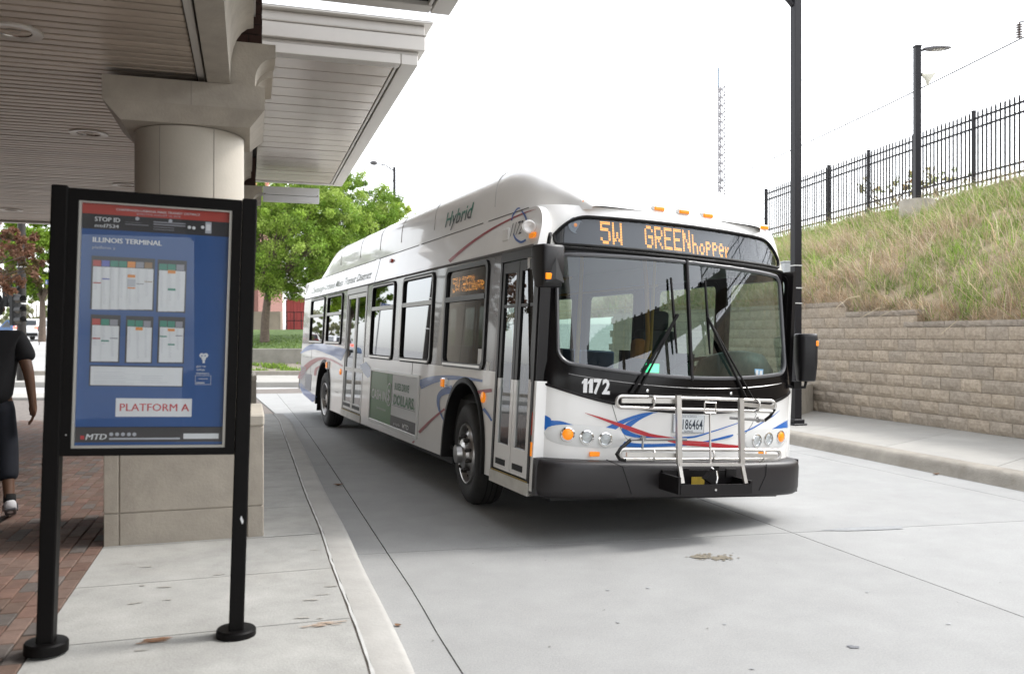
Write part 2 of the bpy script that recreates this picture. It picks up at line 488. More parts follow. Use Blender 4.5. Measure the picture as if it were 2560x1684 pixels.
# clay pavers: the ones in sight nearest first, each its own piece; the rest of the field in one
brick_m = [mat('paver_'+n, c, .9, var=.18, vscale=14, bump=.25, bscale=120, piece=.18) for n, c in
           (('red',(.16,.095,.072)),('brown',(.14,.092,.07)),('rose',(.18,.12,.095)),('grey',(.13,.11,.098)))]
BLn, BWd = .203, .102
def brick_mesh(m, seed):
    mb = MB(); mb.box((-BWd/2+.004,-BLn/2+.004,-.03),(BWd/2-.004,BLn/2-.004,0)); return mb.mesh('paver', m, None, bevel=.004)
bmesh_list = [brick_mesh(m, i) for i, m in enumerate(brick_m)]
cand = []
ang = math.atan2(BT.y, BT.x) - math.pi/2
row = 0
s = PAVE_S - BWd/2
while s > -16:
    t = -3 + (BLn/2 if row % 2 else 0)
    while t < 16.8:
        cand.append((s, t)); t += BLn
    s -= BWd; row += 1
near, rest = [], []
for s, t in cand:
    p = st(s, t, PZ)
    if p.y < 3.3 or p.y > 17: vis = False
    else:
        u = CX + FPX*p.x/p.y; v = HY + FPX*(EYE-PZ)/p.y
        vis = -30 < u < 262 and v < 1720
    (near if vis else rest).append((p.y, s, t))
near.sort()
rest += near[300:]; near = near[:300]
rnd = random.Random(5)
for d, s, t in near:
    b = link('paver', bmesh_list[rnd.choices(range(4), (5,4,3,2))[0]], platform, st(s, t, PZ + rnd.uniform(-.002,.002)), (rnd.uniform(-.006,.006), rnd.uniform(-.006,.006), ang + rnd.uniform(-.008,.008)))
mb = MB()
for d, s, t in rest:
    c = st(s, t, PZ); dx = BS*(BWd/2-.004); dy = BT*(BLn/2-.004)
    P = [c-dx-dy, c+dx-dy, c+dx+dy, c-dx+dy]
    mb.add(P, [(0,1,2,3)], rnd.choices(range(4), (5,4,3,2))[0])
o = link('paver_field', mb.mesh('paver_field', brick_m, weld=False), platform, kind='stuff')

# right pavement with its kerb
mb = MB(); mb.grid([[st(s, t, WZ-.018) for s in (8.0, 10.75)] for t in (-8, 8, 24)])
pave = mb.build('pavement', M_joint, kind='structure')
def sj(c, s): return c + .5*(s-8.4)
cs = [9.5 + 1.77*k for k in range(-8, 8)]
for a_, b_ in zip(cs, cs[1:]):
    slab_poly([st(8.03, sj(a_,8.03)+G), st(10.62, sj(a_,10.62)+G), st(10.62, sj(b_,10.62)-G), st(8.03, sj(b_,8.03)-G)], WZ, 'slab', M_walk, pave)
kerb_mesh('roadside_kerb', lambda t: 8.03, [(.006,.05),(0,WZ-.001),(-.15,WZ-.006),(-.2,WZ-.03),(-.235,.08),(-.26,.03),(-.3,-.01)], [-8+.6*i for i in range(54)])

# ------------------------------------------------------------------ retaining wall of split-faced blocks
M_block = [mat('block_'+n, c, .95, var=.22, vscale=22, bump=.8, bscale=55, piece=.07, stain=.42, stain_c=(.22,.17,.12)) for n, c in
           (('tan',(.40,.335,.262)),('grey',(.375,.32,.257)),('sand',(.425,.355,.275)))]
M_cap = mat('block_cap', (.34,.295,.245), .95, var=.2, vscale=15, bump=.5, bscale=60, piece=.1, stain=.5, stain_c=(.2,.15,.1))
BL, BH = .40, .20
def block_mesh(m, seed, h=BH, w=BL):
    rnd = random.Random(seed); mb = MB(); nx, nz = 6, 3
    rows = []
    for j in range(nz+1):
        r = []
        for i in range(nx+1):
            edge = i in (0,nx) or j in (0,nz)
            dep = -.004 if edge else -.018 - rnd.random()*.02
            r.append((dep, -w/2+.003+(w-.006)*i/nx, .003+(h-.006)*j/nz))
        rows.append(r)
    mb.grid(rows)
    x1 = .2; y0, y1, z0, z1 = -w/2+.003, w/2-.003, .003, h-.003
    mb.add([(-.004,y0,z0),(-.004,y1,z0),(-.004,y1,z1),(-.004,y0,z1),(x1,y0,z0),(x1,y1,z0),(x1,y1,z1),(x1,y0,z1)], [(0,1,5,4),(1,2,6,5),(2,3,7,6),(3,0,4,7)])
    return mb.mesh('block', m)
blk = [block_mesh(M_block[i % 3], i) for i in range(6)]
capm = [block_mesh(M_cap, 50+i, .10, .45) for i in range(2)]
WS, SETB = 10.5, .02
wall = thing('retaining_wall', 'stepped tan retaining wall of split-faced blocks along the pavement under the grass bank', 'wall', st(WS, 12, WZ))
wall.rotation_euler = (0, 0, math.atan2(BS.y, BS.x))
def step_rows(t):
    return 10 if t > 13.55 else 9 if t > 11.75 else 8
rnd = random.Random(8)
mbr = MB()
for r in range(10):
    t = -7 + (BL/2 if r % 2 else 0)
    while t < 24:
        if r < step_rows(t) or (r < 10 and t > 13.55):
            x, y = r*SETB, t-12
            if 8.7 < t < 17.6:
                link('block', rnd.choice(blk), wall, (x + rnd.uniform(-.003,.003), y, r*BH), (0, rnd.uniform(-.006,.006), rnd.uniform(-.006,.006)))
            else:
                i = rnd.randrange(3)
                mbr.box((x-.012, y-BL/2+.003, r*BH+.003), (x+.2, y+BL/2-.003, r*BH+BH-.003), i)
        t += BL
for rows, ta, tb in ((8, -7, 11.9), (9, 11.6, 13.7), (10, 13.45, 24)):
    t = ta
    while t < tb-.1:
        w = min(.45, tb-t)
        if 8.7 < t < 17.6 and w > .44:
            link('cap_block', rnd.choice(capm), wall, (rows*SETB - .02, t+.225-12, rows*BH), (0,0,rnd.uniform(-.01,.01)))
        else:
            mbr.box((rows*SETB-.025, t-12+.003, rows*BH+.002), (rows*SETB+.2, t-12+w-.003, rows*BH+.098), 0)
        t += .45
link('block_run', mbr.mesh('block_run', M_block), wall, kind='stuff')
mb = MB()
for rows, ta, tb in ((8, -7.1, 11.8), (9, 11.8, 13.6), (10, 13.6, 24.1)):
    mb.box((.19, ta-12, -.1), (.6, tb-12, rows*BH+.03))
mb.build('backing', mat('wall_joint', (.10,.085,.07), .95), wall)
# concrete end block in front of the wall
mb = MB(); P = [(9.12,12.93),(10.46,14.08),(10.47,17.5),(8.9,17.5)]; n = 4
mb.add([st(s,t,WZ-.02) for s,t in P] + [st(s,t,.70) for s,t in P], [(0,1,2,3),(4,5,6,7)] + [(i,(i+1)%n,n+(i+1)%n,n+i) for i in range(n)])
mb.build('concrete_block', mat('old_concrete', (.36,.33,.28), .95, var=.2, vscale=3, bump=.3, bscale=40, stain=.6, stain_c=(.2,.17,.13)), None, bevel=.02, label='low weathered concrete block standing at the foot of the retaining wall', cat='concrete block')

# ------------------------------------------------------------------ bank above the wall
def fence_s(t): return 17.9 + .143*(t-17)
def wall_top(t): return WZ + .10 + BH*(8 if t < 11.7 else 9 if t < 13.5 else 10)
def bank_pt(t, f):
    s0 = 10.72; s1 = fence_s(t)
    wt = WZ + .02 + BH*(8 + 2*min(1, max(0, (t-11.3)/2.6)))
    z = wt + (5.25-wt)*(f**.82)
    p = st(s0 + (s1-s0)*f, t, 0)
    z += (.10*mnoise.noise(Vector((p.x*.7, p.y*.7, 0))) + .05*mnoise.noise(Vector((p.x*2.3, p.y*2.3, 4))))*min(1, f*6)
    p.z = z
    return p
mb = MB()
mb.grid([[bank_pt(-6 + 44*i/110, j/30) for j in range(31)] for i in range(111)])
bank = mb.build('grass_bank', mat('bank_soil', (.36,.29,.20), .95, var=.35, vscale=4, bump=.5, bscale=25), None, smooth=60, kind='structure')
# grass: straw and green blades
def pal(p):
    """share of green in the grass here"""
    a = mnoise.noise(Vector((p.x*.55, p.y*.55, 2.0))); b = mnoise.noise(Vector((p.x*2.1, p.y*2.1, 7.0)))
    return a*.9 + b*.55
rnd = random.Random(11)
V = []; F = []; C = []
def blade(p, h, lean, az, w, c):
    dx, dy = math.cos(az), math.sin(az)
    wx, wy = -math.sin(az + rnd.uniform(-1,1)), math.cos(az + rnd.uniform(-1,1))
    o = len(V)
    for q in (0, .5, 1.0):
        off = lean*q**1.6
        zz = h*(q - .36*min(1.6, lean/h)*q**2.4)
        cx_, cy_, cz_ = p.x+dx*off, p.y+dy*off, p.z - .02 + zz
        ww = w*(1-q*.6)*.5
        if q < 1: V.append((cx_-wx*ww, cy_-wy*ww, cz_)); V.append((cx_+wx*ww, cy_+wy*ww, cz_))
        else: V.append((cx_, cy_, cz_))
    F.append((o,o+1,o+3,o+2)); F.append((o+2,o+3,o+4))
    C.extend([c]*5)
GREEN = ((.28,.42,.08),(.34,.48,.10),(.40,.52,.17),(.21,.33,.07))
STRAW = ((.72,.60,.44),(.64,.51,.36),(.76,.67,.53),(.52,.39,.27),(.68,.51,.35))
down = math.atan2(-BS.y, -BS.x)
for i in range(9500):
    t = 6.3 + 21*rnd.random()**1.25
    f = rnd.random()
    p0 = bank_pt(t, f)
    g = pal(p0) + (f-.45)*.45 + .34
    if f < .2: g -= .45*(1 - f/.2)
    if t > 12: g -= .10*(t-12)*max(0, .7-f)
    mixed = rnd.random()
    az0 = rnd.uniform(0, 6.28); dz0 = down + rnd.gauss(0,.6)
    kk = 1.0 if p0.y < 17 else 1.25
    hk = rnd.choice((.5,.7,.9,1.1,1.5,1.9)); tk = rnd.uniform(.55,1.15)
    for q in range(rnd.randint(8,15)):
        p = p0 + Vector((rnd.gauss(0,.055), rnd.gauss(0,.055), 0)); p.z -= .03
        if (g > 0) != (mixed < .35 and rnd.random() < .55):
            c = rnd.choice(GREEN); k = rnd.uniform(.75,1.2)*tk
            h = rnd.uniform(.14,.34)*hk
            blade(p, h, h*rnd.uniform(.1,.9), az0 + rnd.gauss(0,1.2), rnd.uniform(.008,.015)*kk, (c[0]*k, c[1]*k, c[2]*k, 1))
        else:
            c = rnd.choice(STRAW); k = rnd.uniform(.65,1.15)*tk
            h = rnd.uniform(.18,.5)*hk
            blade(p, h, h*rnd.uniform(.5,1.7), dz0 + rnd.gauss(0,.5), rnd.uniform(.005,.010)*kk, (c[0]*k, c[1]*k, c[2]*k, 1))
for i in range(3200):      # long single stalks over the tufts
    t = 6.3 + 18*rnd.random()**1.2; f = rnd.random()
    p = bank_pt(t, f); c = rnd.choice(STRAW) if rnd.random() < .8 else rnd.choice(GREEN); k = rnd.uniform(.6,1.15); h = rnd.uniform(.4,.85)
    blade(p, h, h*rnd.uniform(.4,1.6), down + rnd.gauss(0,.9), rnd.uniform(.008,.014), (c[0]*k, c[1]*k, c[2]*k, 1))
# overhanging straw along the wall top, a few long stalks
for i in range(2600):
    t = rnd.uniform(8, 17)
    p = bank_pt(t, rnd.uniform(0,.05)); p.z += .04
    c = rnd.choice(STRAW); k = rnd.uniform(.7,1.2)
    h = rnd.uniform(.12,.4)
    blade(p, h*.6, h*rnd.uniform(.6,1.3), down + rnd.gauss(0,.7), rnd.uniform(.006,.011), (c[0]*k,c[1]*k,c[2]*k,1))
def attr_mesh(name, V, F, C, m):
    me = bpy.data.meshes.new(name); me.from_pydata(V, [], F); me.materials.append(m)
    a = me.color_attributes.new('tint', 'FLOAT_COLOR', 'POINT')
    a.data.foreach_set('color', [x for c in C for x in c])
    return me
grass = link('grass', attr_mesh('grass', V, F, C, attr_mat('grass_blade', .75, .4)), None, label='tangle of dry straw and green grass covering the bank above the block wall', cat='grass', kind='stuff')
# long stalks lying over the wall face
mb = MB(); rnd = random.Random(21)
for (u0,v0,u1,v1) in ((2420,800,2352,835),(2425,798,2372,818),(2292,760,2198,792),(2240,765,2150,795),(2150,740,2090,770)):
    d0 = 13.4 if u0 > 2300 else 14.9
    a0 = at(u0, v0, d0+.3); b0 = at(u1, v1, d0-.25)
    mid = (a0+b0)/2 + Vector((0,0,.07)); mb.tube([a0, mid, b0], [.006,.005,.003], 4)
mb.build('straw_stalks', mat('straw', (.5,.42,.28), .8), grass)

# low concrete wall and fence on top of the bank
M_oc = MATS['old_concrete']
mb = MB()
tsf = [-6+1.0*i for i in range(39)]
sec = lambda t: [(fence_s(t)-.14, 4.3), (fence_s(t)-.14, 5.36), (fence_s(t)+.2, 5.36), (fence_s(t)+.2, 4.3)]
mb.grid([[st(s, t, z + (.05*math.sin(t*.9))) for s, z in sec(t)] for t in tsf])
mb.build('concrete_wall', M_oc, None, label='low pale concrete wall under the black picket fence along the bank', cat='wall')
M_blk = mat('black_metal', (.012,.011,.013), .5, var=.1, vscale=5, spec=.25)
fence = thing('picket_fence', 'tall black metal picket fence with pointed tips above the grass bank', 'fence', st(fence_s(17), 17, 5.36))
inv = Matrix.Translation(-fence.location)
FD = (st(fence_s(18), 18) - st(fence_s(17), 17)).normalized()
FN = Vector((-FD.y, FD.x, 0))
def fpt(k, z): return st(fence_s(17), 17) + FD*(k*2.4) + Vector((0,0,z)) - fence.location
mbp = MB(); mbp.box((-.04,-.04,-.1),(.04,.04,2.06)); mbp.box((-.046,-.046,2.06),(.046,.046,2.085))
post_me = mbp.mesh('fence_post', M_blk)
mbk = MB(); w = .0175
mbk.box((-w,-w,.07),(w,w,2.0)); mbk.add([(-w,-w,2.0),(w,-w,2.0),(w,w,2.0),(-w,w,2.0),(0,0,2.1)], [(0,1,4),(1,2,4),(2,3,4),(3,0,4)])
pick_me = mbk.mesh('picket', M_blk)
fa = math.atan2(FD.y, FD.x)
# the photograph shows the posts from the one at the far end to one past the frame
k0 = 4.93
K_END = 5.267
run = MB()
for k in range(-9, 6):
    kk = K_END - 5 + k
    inview = k >= -2
    if inview: link('fence_post', post_me, fence, fpt(kk, 5.36), (0,0,fa))
    else: run.box(tuple(fpt(kk,5.3)-Vector((.04,.04,0))), tuple(fpt(kk,5.3)+Vector((.04,.04,2.1))))
    if k == 5: continue
    for z in (.20,.42,1.62,1.86):
        if inview:
            m2 = MB(); m2.bar(fpt(kk,5.36+z)+FD*.04, fpt(kk+1,5.36+z)-FD*.04, .042, .046); m2.build('rail', M_blk, fence)
        else: run.bar(fpt(kk,5.36+z), fpt(kk+1,5.36+z), .035, .038)
    for j in range(1, 15):
        q = fpt(kk + j/15, 5.36)
        if inview: link('picket', pick_me, fence, q, (0,0,fa))
        else: run.box((q.x-w,q.y-w,q.z+.07),(q.x+w,q.y+w,q.z+2.08))
link('fence_run', run.mesh('fence_run', M_blk), fence, kind='stuff')
mb = MB(); e = fpt(K_END, 5.36+.9)
mb.bar(e, e + Vector((-.9,-.1,-.12)), .03, .03); mb.bar(e+Vector((-.72,-.08,-.1)), e+Vector((-.72,-.08,-.35)), .025,.025)
mb.build('end_bracket', M_blk, fence)

# ================================================================== the terminal
TERM_A = math.atan2(BS.y, BS.x)
M_conc = mat('cast_concrete', (.39,.35,.295), .8, var=.12, vscale=4, bump=.15, bscale=50, stain=.45, stain_c=(.21,.185,.15))
M_cconc = mat('smooth_column', (.47,.43,.365), .65, var=.06, vscale=2.5, bump=.06, bscale=40)
M_slat = mat('ceiling_slat', (.46,.385,.315), .38, metal=.25, var=.06, vscale=3, piece=.10)
M_soff = mat('soffit_board', (.46,.405,.355), .22, metal=.3, var=.05, vscale=2, piece=.05, stain=.25, stain_c=(.33,.29,.25))
M_fasc = mat('fascia_metal', (.50,.475,.44), .4, metal=.1, var=.05, vscale=2)
M_dark = mat('dark_void', (.02,.017,.014), .9)
M_brk = mat('dark_brick', (.04,.018,.013), .9, var=.25, vscale=12, bump=.3, bscale=70, piece=.15)
M_mort = mat('brick_mortar', (.03,.022,.018), .95)

def stbox(mb, s0, s1, t0, t1, z0, z1, mi=0):
    P = [st(s0,t0,z0),st(s1,t0,z0),st(s1,t1,z0),st(s0,t1,z0),st(s0,t0,z1),st(s1,t0,z1),st(s1,t1,z1),st(s0,t1,z1)]
    return mb.add(P, [(0,3,2,1),(4,5,6,7),(0,1,5,4),(1,2,6,5),(2,3,7,6),(3,0,4,7)], mi)

brick_cache = {}
def column(t0, label, bricks=True):
    """pedestal, round shaft, capital, bracket and brick pier, front face at t0"""
    s0, s1 = -.99, .11; t1 = t0 + 1.1; g = .004
    root = thing('column', label, 'column', st(-.44, t0+.55, PZ), group='terminal columns')
    iv = Matrix.Translation(-root.location)
    def B(mb, name, m, **k):
        mb.v = [tuple(Vector(p) - root.location) for p in mb.v]
        return mb.build(name, m, root, **k)
    top = 1.04
    # cladding panels of the pedestal, front and right side
    ped = MB(); stbox(ped, s0+.012, s1-.012, t0+.012, t1-.012, PZ-.02, top-.02); pd = B(ped, 'pedestal', M_conc)
    zj = .36
    for a, b in ((s0, s0+.105), (s0+.105, s0+.98), (s0+.98, s1)):
        for z0, z1 in ((PZ-.01, zj), (zj, top-.09)):
            m = MB(); stbox(m, a+g, b-g, t0, t0+.03, z0+g, z1-g); B(m, 'cladding_panel', M_conc, bevel=.004)
    for z0, z1 in ((PZ-.01, zj), (zj, top-.09)):
        m = MB(); stbox(m, s1-.03, s1, t0+.034, t1, z0+g, z1-g); B(m, 'cladding_panel', M_conc, bevel=.004)
        m = MB(); stbox(m, s0, s0+.03, t0+.034, t1, z0+g, z1-g); B(m, 'cladding_panel', M_conc, bevel=.004)
    m = MB(); stbox(m, s0-.004, s1+.004, t0-.004, t1+.004, top-.085, top); B(m, 'pedestal_cap', M_cconc, bevel=.012)
    c = st(-.44, t0+.54)
    m = MB(); m.lathe([(.415,top-.02),(.415,top+.05),(.405,top+.06),(.405,3.195)], c, n=64); B(m, 'shaft', M_cconc, smooth=40)
    m = MB()
    for k in (-118, -62):   # vertical joints of the shaft
        a_ = R(k) + TERM_A
        p = c + Vector((math.cos(a_), math.sin(a_), 0))*.4055
        m.bar(p + Vector((0,0,top+.06)), p + Vector((0,0,3.19)), .006, .003, up=(math.cos(a_), math.sin(a_), 0))
    B(m, 'shaft_joint', mat('joint_grey', (.30,.275,.24), .8))
    # capital: block with a chamfered underside
    def frame(z, k): return [st(s0+k,t0+k,z), st(s1-k,t0+k,z), st(s1-k,t1-k,z), st(s0+k,t1-k,z)]
    m = MB(); m.grid([frame(3.2,.1), frame(3.31,.0)], close=True); m.add(frame(3.2,.1), [(0,1,2,3)]); 
    m.grid([frame(3.31,.0), frame(3.315,-.006), frame(3.49,-.006)], close=True); m.add(frame(3.49,-.006), [(0,1,2,3)])
    cp = B(m, 'capital', M_conc, smooth=20)
    m = MB(); sj_ = s0+.59
    m.add([st(sj_-.004,t0-.0085,3.316),st(sj_+.004,t0-.0085,3.316),st(sj_+.004,t0-.0085,3.487),st(sj_-.004,t0-.0085,3.487)], [(0,1,2,3)])
    B(m, 'capital_joint', mat('joint_grey', (.30,.275,.24), .8))
    # bracket with concave cheeks carrying the brick pier
    prof = [(-.13,3.49),(.045,3.49)] + [(.045+.15*(1-math.cos(R(q))), 3.53+.19*math.sin(R(q))) for q in range(0,91,15)][1:] + [(.195,3.82),(-.13,3.82)]
    m = MB(); n = len(prof)
    m.add([st(s,t0+.02,z) for s,z in prof]+[st(s,t0+.34,z) for s,z in prof], [tuple(range(n)), tuple(range(2*n-1,n-1,-1))]+[(i,(i+1)%n,n+(i+1)%n,n+i) for i in range(n)])
    m.add([st(s-.01,t0+.36,z-.05) for s,z in prof]+[st(s-.01,t0+1.0,z-.05) for s,z in prof], [tuple(range(n)), tuple(range(2*n-1,n-1,-1))]+[(i,(i+1)%n,n+(i+1)%n,n+i) for i in range(n)])
    B(m, 'bracket', M_conc, smooth=30)
    # brick pier
    m = MB(); stbox(m, -.085, .085, t0+.07, t0+1.0, 3.80, 5.2); B(m, 'pier_core', M_mort)
    if bricks:
        hb, rows = .068, 20
        for r in range(rows):
            z0 = 3.822 + r*(hb+.01)
            parts = [(-.1,.0),(.0,.1)] if r % 2 == 0 else [(-.1,-.05),(-.05,.1)]
            for a, b in parts:
                m = MB(); stbox(m, a+.005, b-.005, t0+.055, t0+.16, z0, z0+hb); B(m, 'brick', M_brk)
            for q in range(4):
                ta = t0+.165+.21*q + (.1 if r % 2 else 0)
                m = MB(); stbox(m, .03, .1, ta, ta+.2, z0, z0+hb); B(m, 'brick', M_brk)
    else:
        m = MB(); stbox(m, -.1, .1, t0+.055, t0+1.02, 3.822, 5.2); B(m, 'pier_facing', M_brk)
    return root
column(6.66, 'round concrete column on a square pedestal right behind the poster stand')
column(13.05, 'round concrete column beyond the nearer one, at the end of the platform', bricks=False)
column(.3-6.66, 'round concrete column of the platform behind the photographer', bricks=False)

# canopy over the waiting area: slatted ceiling, lights, edge beam
CZ = 3.55
canopy = thing('platform_canopy', 'low canopy with a ceiling of narrow beige metal slats over the waiting area', 'canopy', st(-8, 4, CZ))
def BC(mb, name, m, parent=None, **k):
    par = parent or canopy
    mb.v = [tuple(Vector(p) - ORG[par.name]) for p in mb.v]
    return mb.build(name, m, par, **k)
ORG = {canopy.name: canopy.location.copy()}
SP = .118
me_slat = MB(); me_slat.box((-15.6,-SP/2+.013,0),(0,SP/2-.013,.02)); me_slat = me_slat.mesh('slat', M_slat, bevel=.006)
rnd = random.Random(2)
t = 1.4
run = MB()
while t < 16.1:
    link('slat', me_slat, canopy, st(-.37, t, CZ + rnd.uniform(-.0015,.0015)) - canopy.location, (0,0,TERM_A))
    t += SP
m = MB(); stbox(m, -16, -.36, -9, 1.3, CZ, CZ+.02); BC(m, 'ceiling_sheet', M_slat)
m = MB(); stbox(m, -16, -.36, -9, 16.12, CZ+.085, CZ+.11); BC(m, 'ceiling_backing', M_dark)
m = MB(); stbox(m, -.36, -.31, -9, 16.2, CZ-.02, CZ+.05); BC(m, 'edge_trim', M_fasc, bevel=.004)
m = MB(); stbox(m, -.29, -.13, -9, 6.655, 3.492, 3.9); stbox(m, -.29, -.13, 7.77, 13.04, 3.492, 3.9); BC(m, 'edge_beam', M_conc)
def cove(t0, t1):
    prof = [(-.13,3.55),(-.125,3.62)] + [(-.125+.16*(1-math.cos(R(q))), 3.62+.3*math.sin(R(q))) for q in range(10,91,16)] + [(.035,4.02),(-.13,4.02)]
    n = len(prof)
    return [st(s,t0,z) for s,z in prof]+[st(s,t1,z) for s,z in prof], [tuple(range(n)), tuple(range(2*n-1,n-1,-1))]+[(i,(i+1)%n,n+(i+1)%n,n+i) for i in range(n)]
m = MB(); m.add(*cove(-9, 6.65)); m.add(*cove(7.78, 13.03)); BC(m, 'cove_moulding', M_conc, smooth=30)
m = MB(); stbox(m, -16, -.3, 16.13, 16.3, CZ-.03, CZ+.5); BC(m, 'end_fascia', M_fasc, bevel=.006)
m = MB(); stbox(m, -16, .05, -9, 16.25, 4.03, 4.45); BC(m, 'roof_mass', M_fasc)
# downlights
def downlight(s, t, label):
    p = st(s, t, CZ)
    root = thing('ceiling_light', label, 'ceiling light', p, group='round recessed ceiling lights')
    m = MB(); m.lathe([(.105,.012),(.108,-.006),(.165,-.012),(.172,-.004),(.172,.01)], (0,0,0), n=40); m.build('trim_ring', mat('light_trim', (.50,.46,.41), .35, metal=.2), root, smooth=40)
    m = MB(); m.lathe([(.105,-.004),(.085,.02),(.07,.026),(.0,.028)], (0,0,0), n=32); m.build('reflector', mat('reflector', (.6,.58,.55), .15, metal=1.0), root, smooth=40)
    m = MB(); m.lathe([(.04,-.002),(.042,.012),(.038,.02)], (0,0,0), n=16); m.build('lamp', mat('unlit_lamp', (.3,.28,.25), .3), root, smooth=40)
for u, v, la in ((33,78,'round recessed light in the slat ceiling nearest the poster stand'),(222,333,'round recessed light in the slat ceiling left of the column capital'),(316,463,'round recessed light half hidden behind the column shaft'),(27,524,'round recessed light by the far edge of the slat ceiling')):
    d = FPX*(CZ-EYE)/(HY-v); p = Vector(((u-CX)*d/FPX, d, 0)); downlight(p.dot(BS), p.dot(BT), la)
# slit in the ceiling
# terminal building along the back of the platform, left of the frame
bld = thing('terminal_building', 'dark brick terminal building along the back of the platform', 'building', st(-7.3, 3, PZ), TERM_A)
m = MB(); m.box((-6,-12.5,-.1),(0,12.8,3.40)); m.build('wall', mat('terminal_brick', (.24,.16,.13), .9, var=.2, vscale=10, bump=.3, bscale=60), bld)
for i in range(7):
    y = -11.3+3.4*i
    m = MB(); m.box((.002,y,.5),(.05,y+2.2,2.7)); wf = m.build('window', M_fasc, bld)
    m = MB(); m.box((.052,y+.08,.58),(.056,y+2.12,2.62)); m.build('pane', mat('dark_pane', (.02,.022,.025), .06), wf)
# outer canopies over the kerb
def outer_canopy(t0, t1, label, boards=True):
    z = 4.2; s0, s1 = .11, 1.575
    root = thing('roof_canopy', label, 'canopy', st(.8, (t0+t1)/2, z), group='outer roof canopies')
    ORG[root.name] = root.location.copy()
    def B(mb, name, m, **k): return BC(mb, name, m, root, **k)
    e = 1.34
    if boards:
        n = int((t1-t0-.3)/.33); w = (t1-t0-.3)/n
        bm = MB(); bm.box((0,-w/2+.006,0),(e-s0-.006,w/2-.006,.02)); bmsh = bm.mesh('soffit_board', M_soff, bevel=.006)
        rr = random.Random(6)
        for i in range(n):
            link('soffit_board', bmsh, root, st(s0, t0+.15+w*(i+.5), z+.012+rr.uniform(-.002,.002)) - root.location, (rr.uniform(-.004,.004),0,TERM_A))
    m = MB(); stbox(m, s0-.2, e, t0+.1, t1-.1, z+.04, z+.06); B(m, 'soffit_backing', M_dark)
    m = MB(); stbox(m, e, e+.03, t0+.15, t1-.15, z+.006, z+.03); B(m, 'trim_strip', M_fasc, bevel=.004)
    m = MB(); stbox(m, e+.045, s1-.03, t0+.002, t1-.002, z, z+.1); B(m, 'edge_panel', M_fasc, bevel=.006)
    for ta_, tb_ in ((t0, t0+.14), (t1-.14, t1)):
        m = MB(); stbox(m, s0, e+.04, ta_, tb_, z+.002, z+.1); B(m, 'end_panel', M_fasc, bevel=.006)
    def ring(k0, za, zb, name, th=.02):
        m = MB(); stbox(m, s0-.2, s1+k0, t0-k0, t1+k0, za, zb); B(m, name, M_fasc, bevel=.006)
    ring(-.02, z+.101, z+.135, 'fascia_recess')
    ring(.035, z+.136, z+.275, 'fascia_band')
    ring(.05, z+.276, z+.288, 'fascia_lip')
    ring(.03, z+.289, z+.375, 'gravel_stop')
    ring(.10, z+.376, z+.40, 'roof_edge')
    m = MB()
    P = [st(s0-.2,t0-.1,z+.401), st(s1+.1,t0-.1,z+.401), st(s1+.1,t1+.1,z+.401), st(s0-.2,t1+.1,z+.401), st(s0-.2,t0+1.0,z+.8), st(s0+.1,t0+1.2,z+.8), st(s0+.1,t1-1.2,z+.8), st(s0-.2,t1-1.0,z+.8)]
    m.add(P, [(0,1,5,4),(1,2,6,5),(2,3,7,6),(4,5,6,7),(0,3,2,1),(0,4,7,3)]); B(m, 'roof_slope', mat('standing_seam', (.4,.38,.36), .4, metal=.3))
outer_canopy(8.05, 15.0, 'beige roof canopy with a panelled soffit above the far platform kerb')
outer_canopy(-8.2, 6.71, 'beige roof canopy whose corner juts over the near platform kerb', boards=False)
# white hanging sign under the far canopy
p0 = at(728, 488, 14.0)
root = thing('hanging_sign', 'white double-board sign hanging under the far canopy in front of the tree', 'sign', p0, TERM_A)
M_wht = mat('white_sheet', (.74,.75,.76), .45, var=.04, vscale=3)
hw = 68/FPX*14
m = MB(); m.obox((0,0,.055),(hw,0,0),(0,.06,0),(0,0,.065)); m.build('upper_board', M_wht, root, bevel=.004)
m = MB(); m.obox((0,.005,-.068),(hw,0,0),(0,.05,0),(0,0,.052)); m.build('lower_board', M_wht, root, bevel=.004)
m = MB(); m.bar((-hw-.3,0,.0),(-hw,0,.0),.05,.04); m.bar((-hw-.45,0,-.02),(-hw-.3,0,-.0),.04,.04); m.build('bracket_arm', M_wht, root)
m = MB()
for x in (-hw+.03, hw-.03): m.lathe([(.008,-.004),(.008,.004)], (x,-.062,-.004), (0,1,0), 8, closed=True)
m.build('bolt', mat('rusty_bolt', (.15,.08,.05), .7), root)

# ------------------------------------------------------------------ poster stand
KT = 4.505
def on_tau(u, v, tau=KT):
    d = Vector(((u-CX)/FPX, 1, -(v-HY)/FPX)); k = tau / (d.x*BT.x + d.y*BT.y); p = d*k
    return p.x*BS.x + p.y*BS.y, EYE + p.z
KS0, KS1 = -.915, -.06
LEAN = R(1.75)
kc = st((KS0+KS1)/2, KT, PZ)
stand = thing('poster_stand', 'black metal poster stand with a blue timetable poster on the platform', 'poster stand', kc)
_m = Matrix.Rotation(LEAN, 3, BT) @ Matrix.Rotation(TERM_A, 3, 'Z')
stand.rotation_euler = _m.to_euler()
M_kb = mat('stand_black', (.005,.0045,.0045), .5, var=.15, vscale=6, bump=.03, bscale=200, spec=.12)
HWK = (KS1-KS0)/2
ZT, ZB = 2.32-PZ, 1.055-PZ
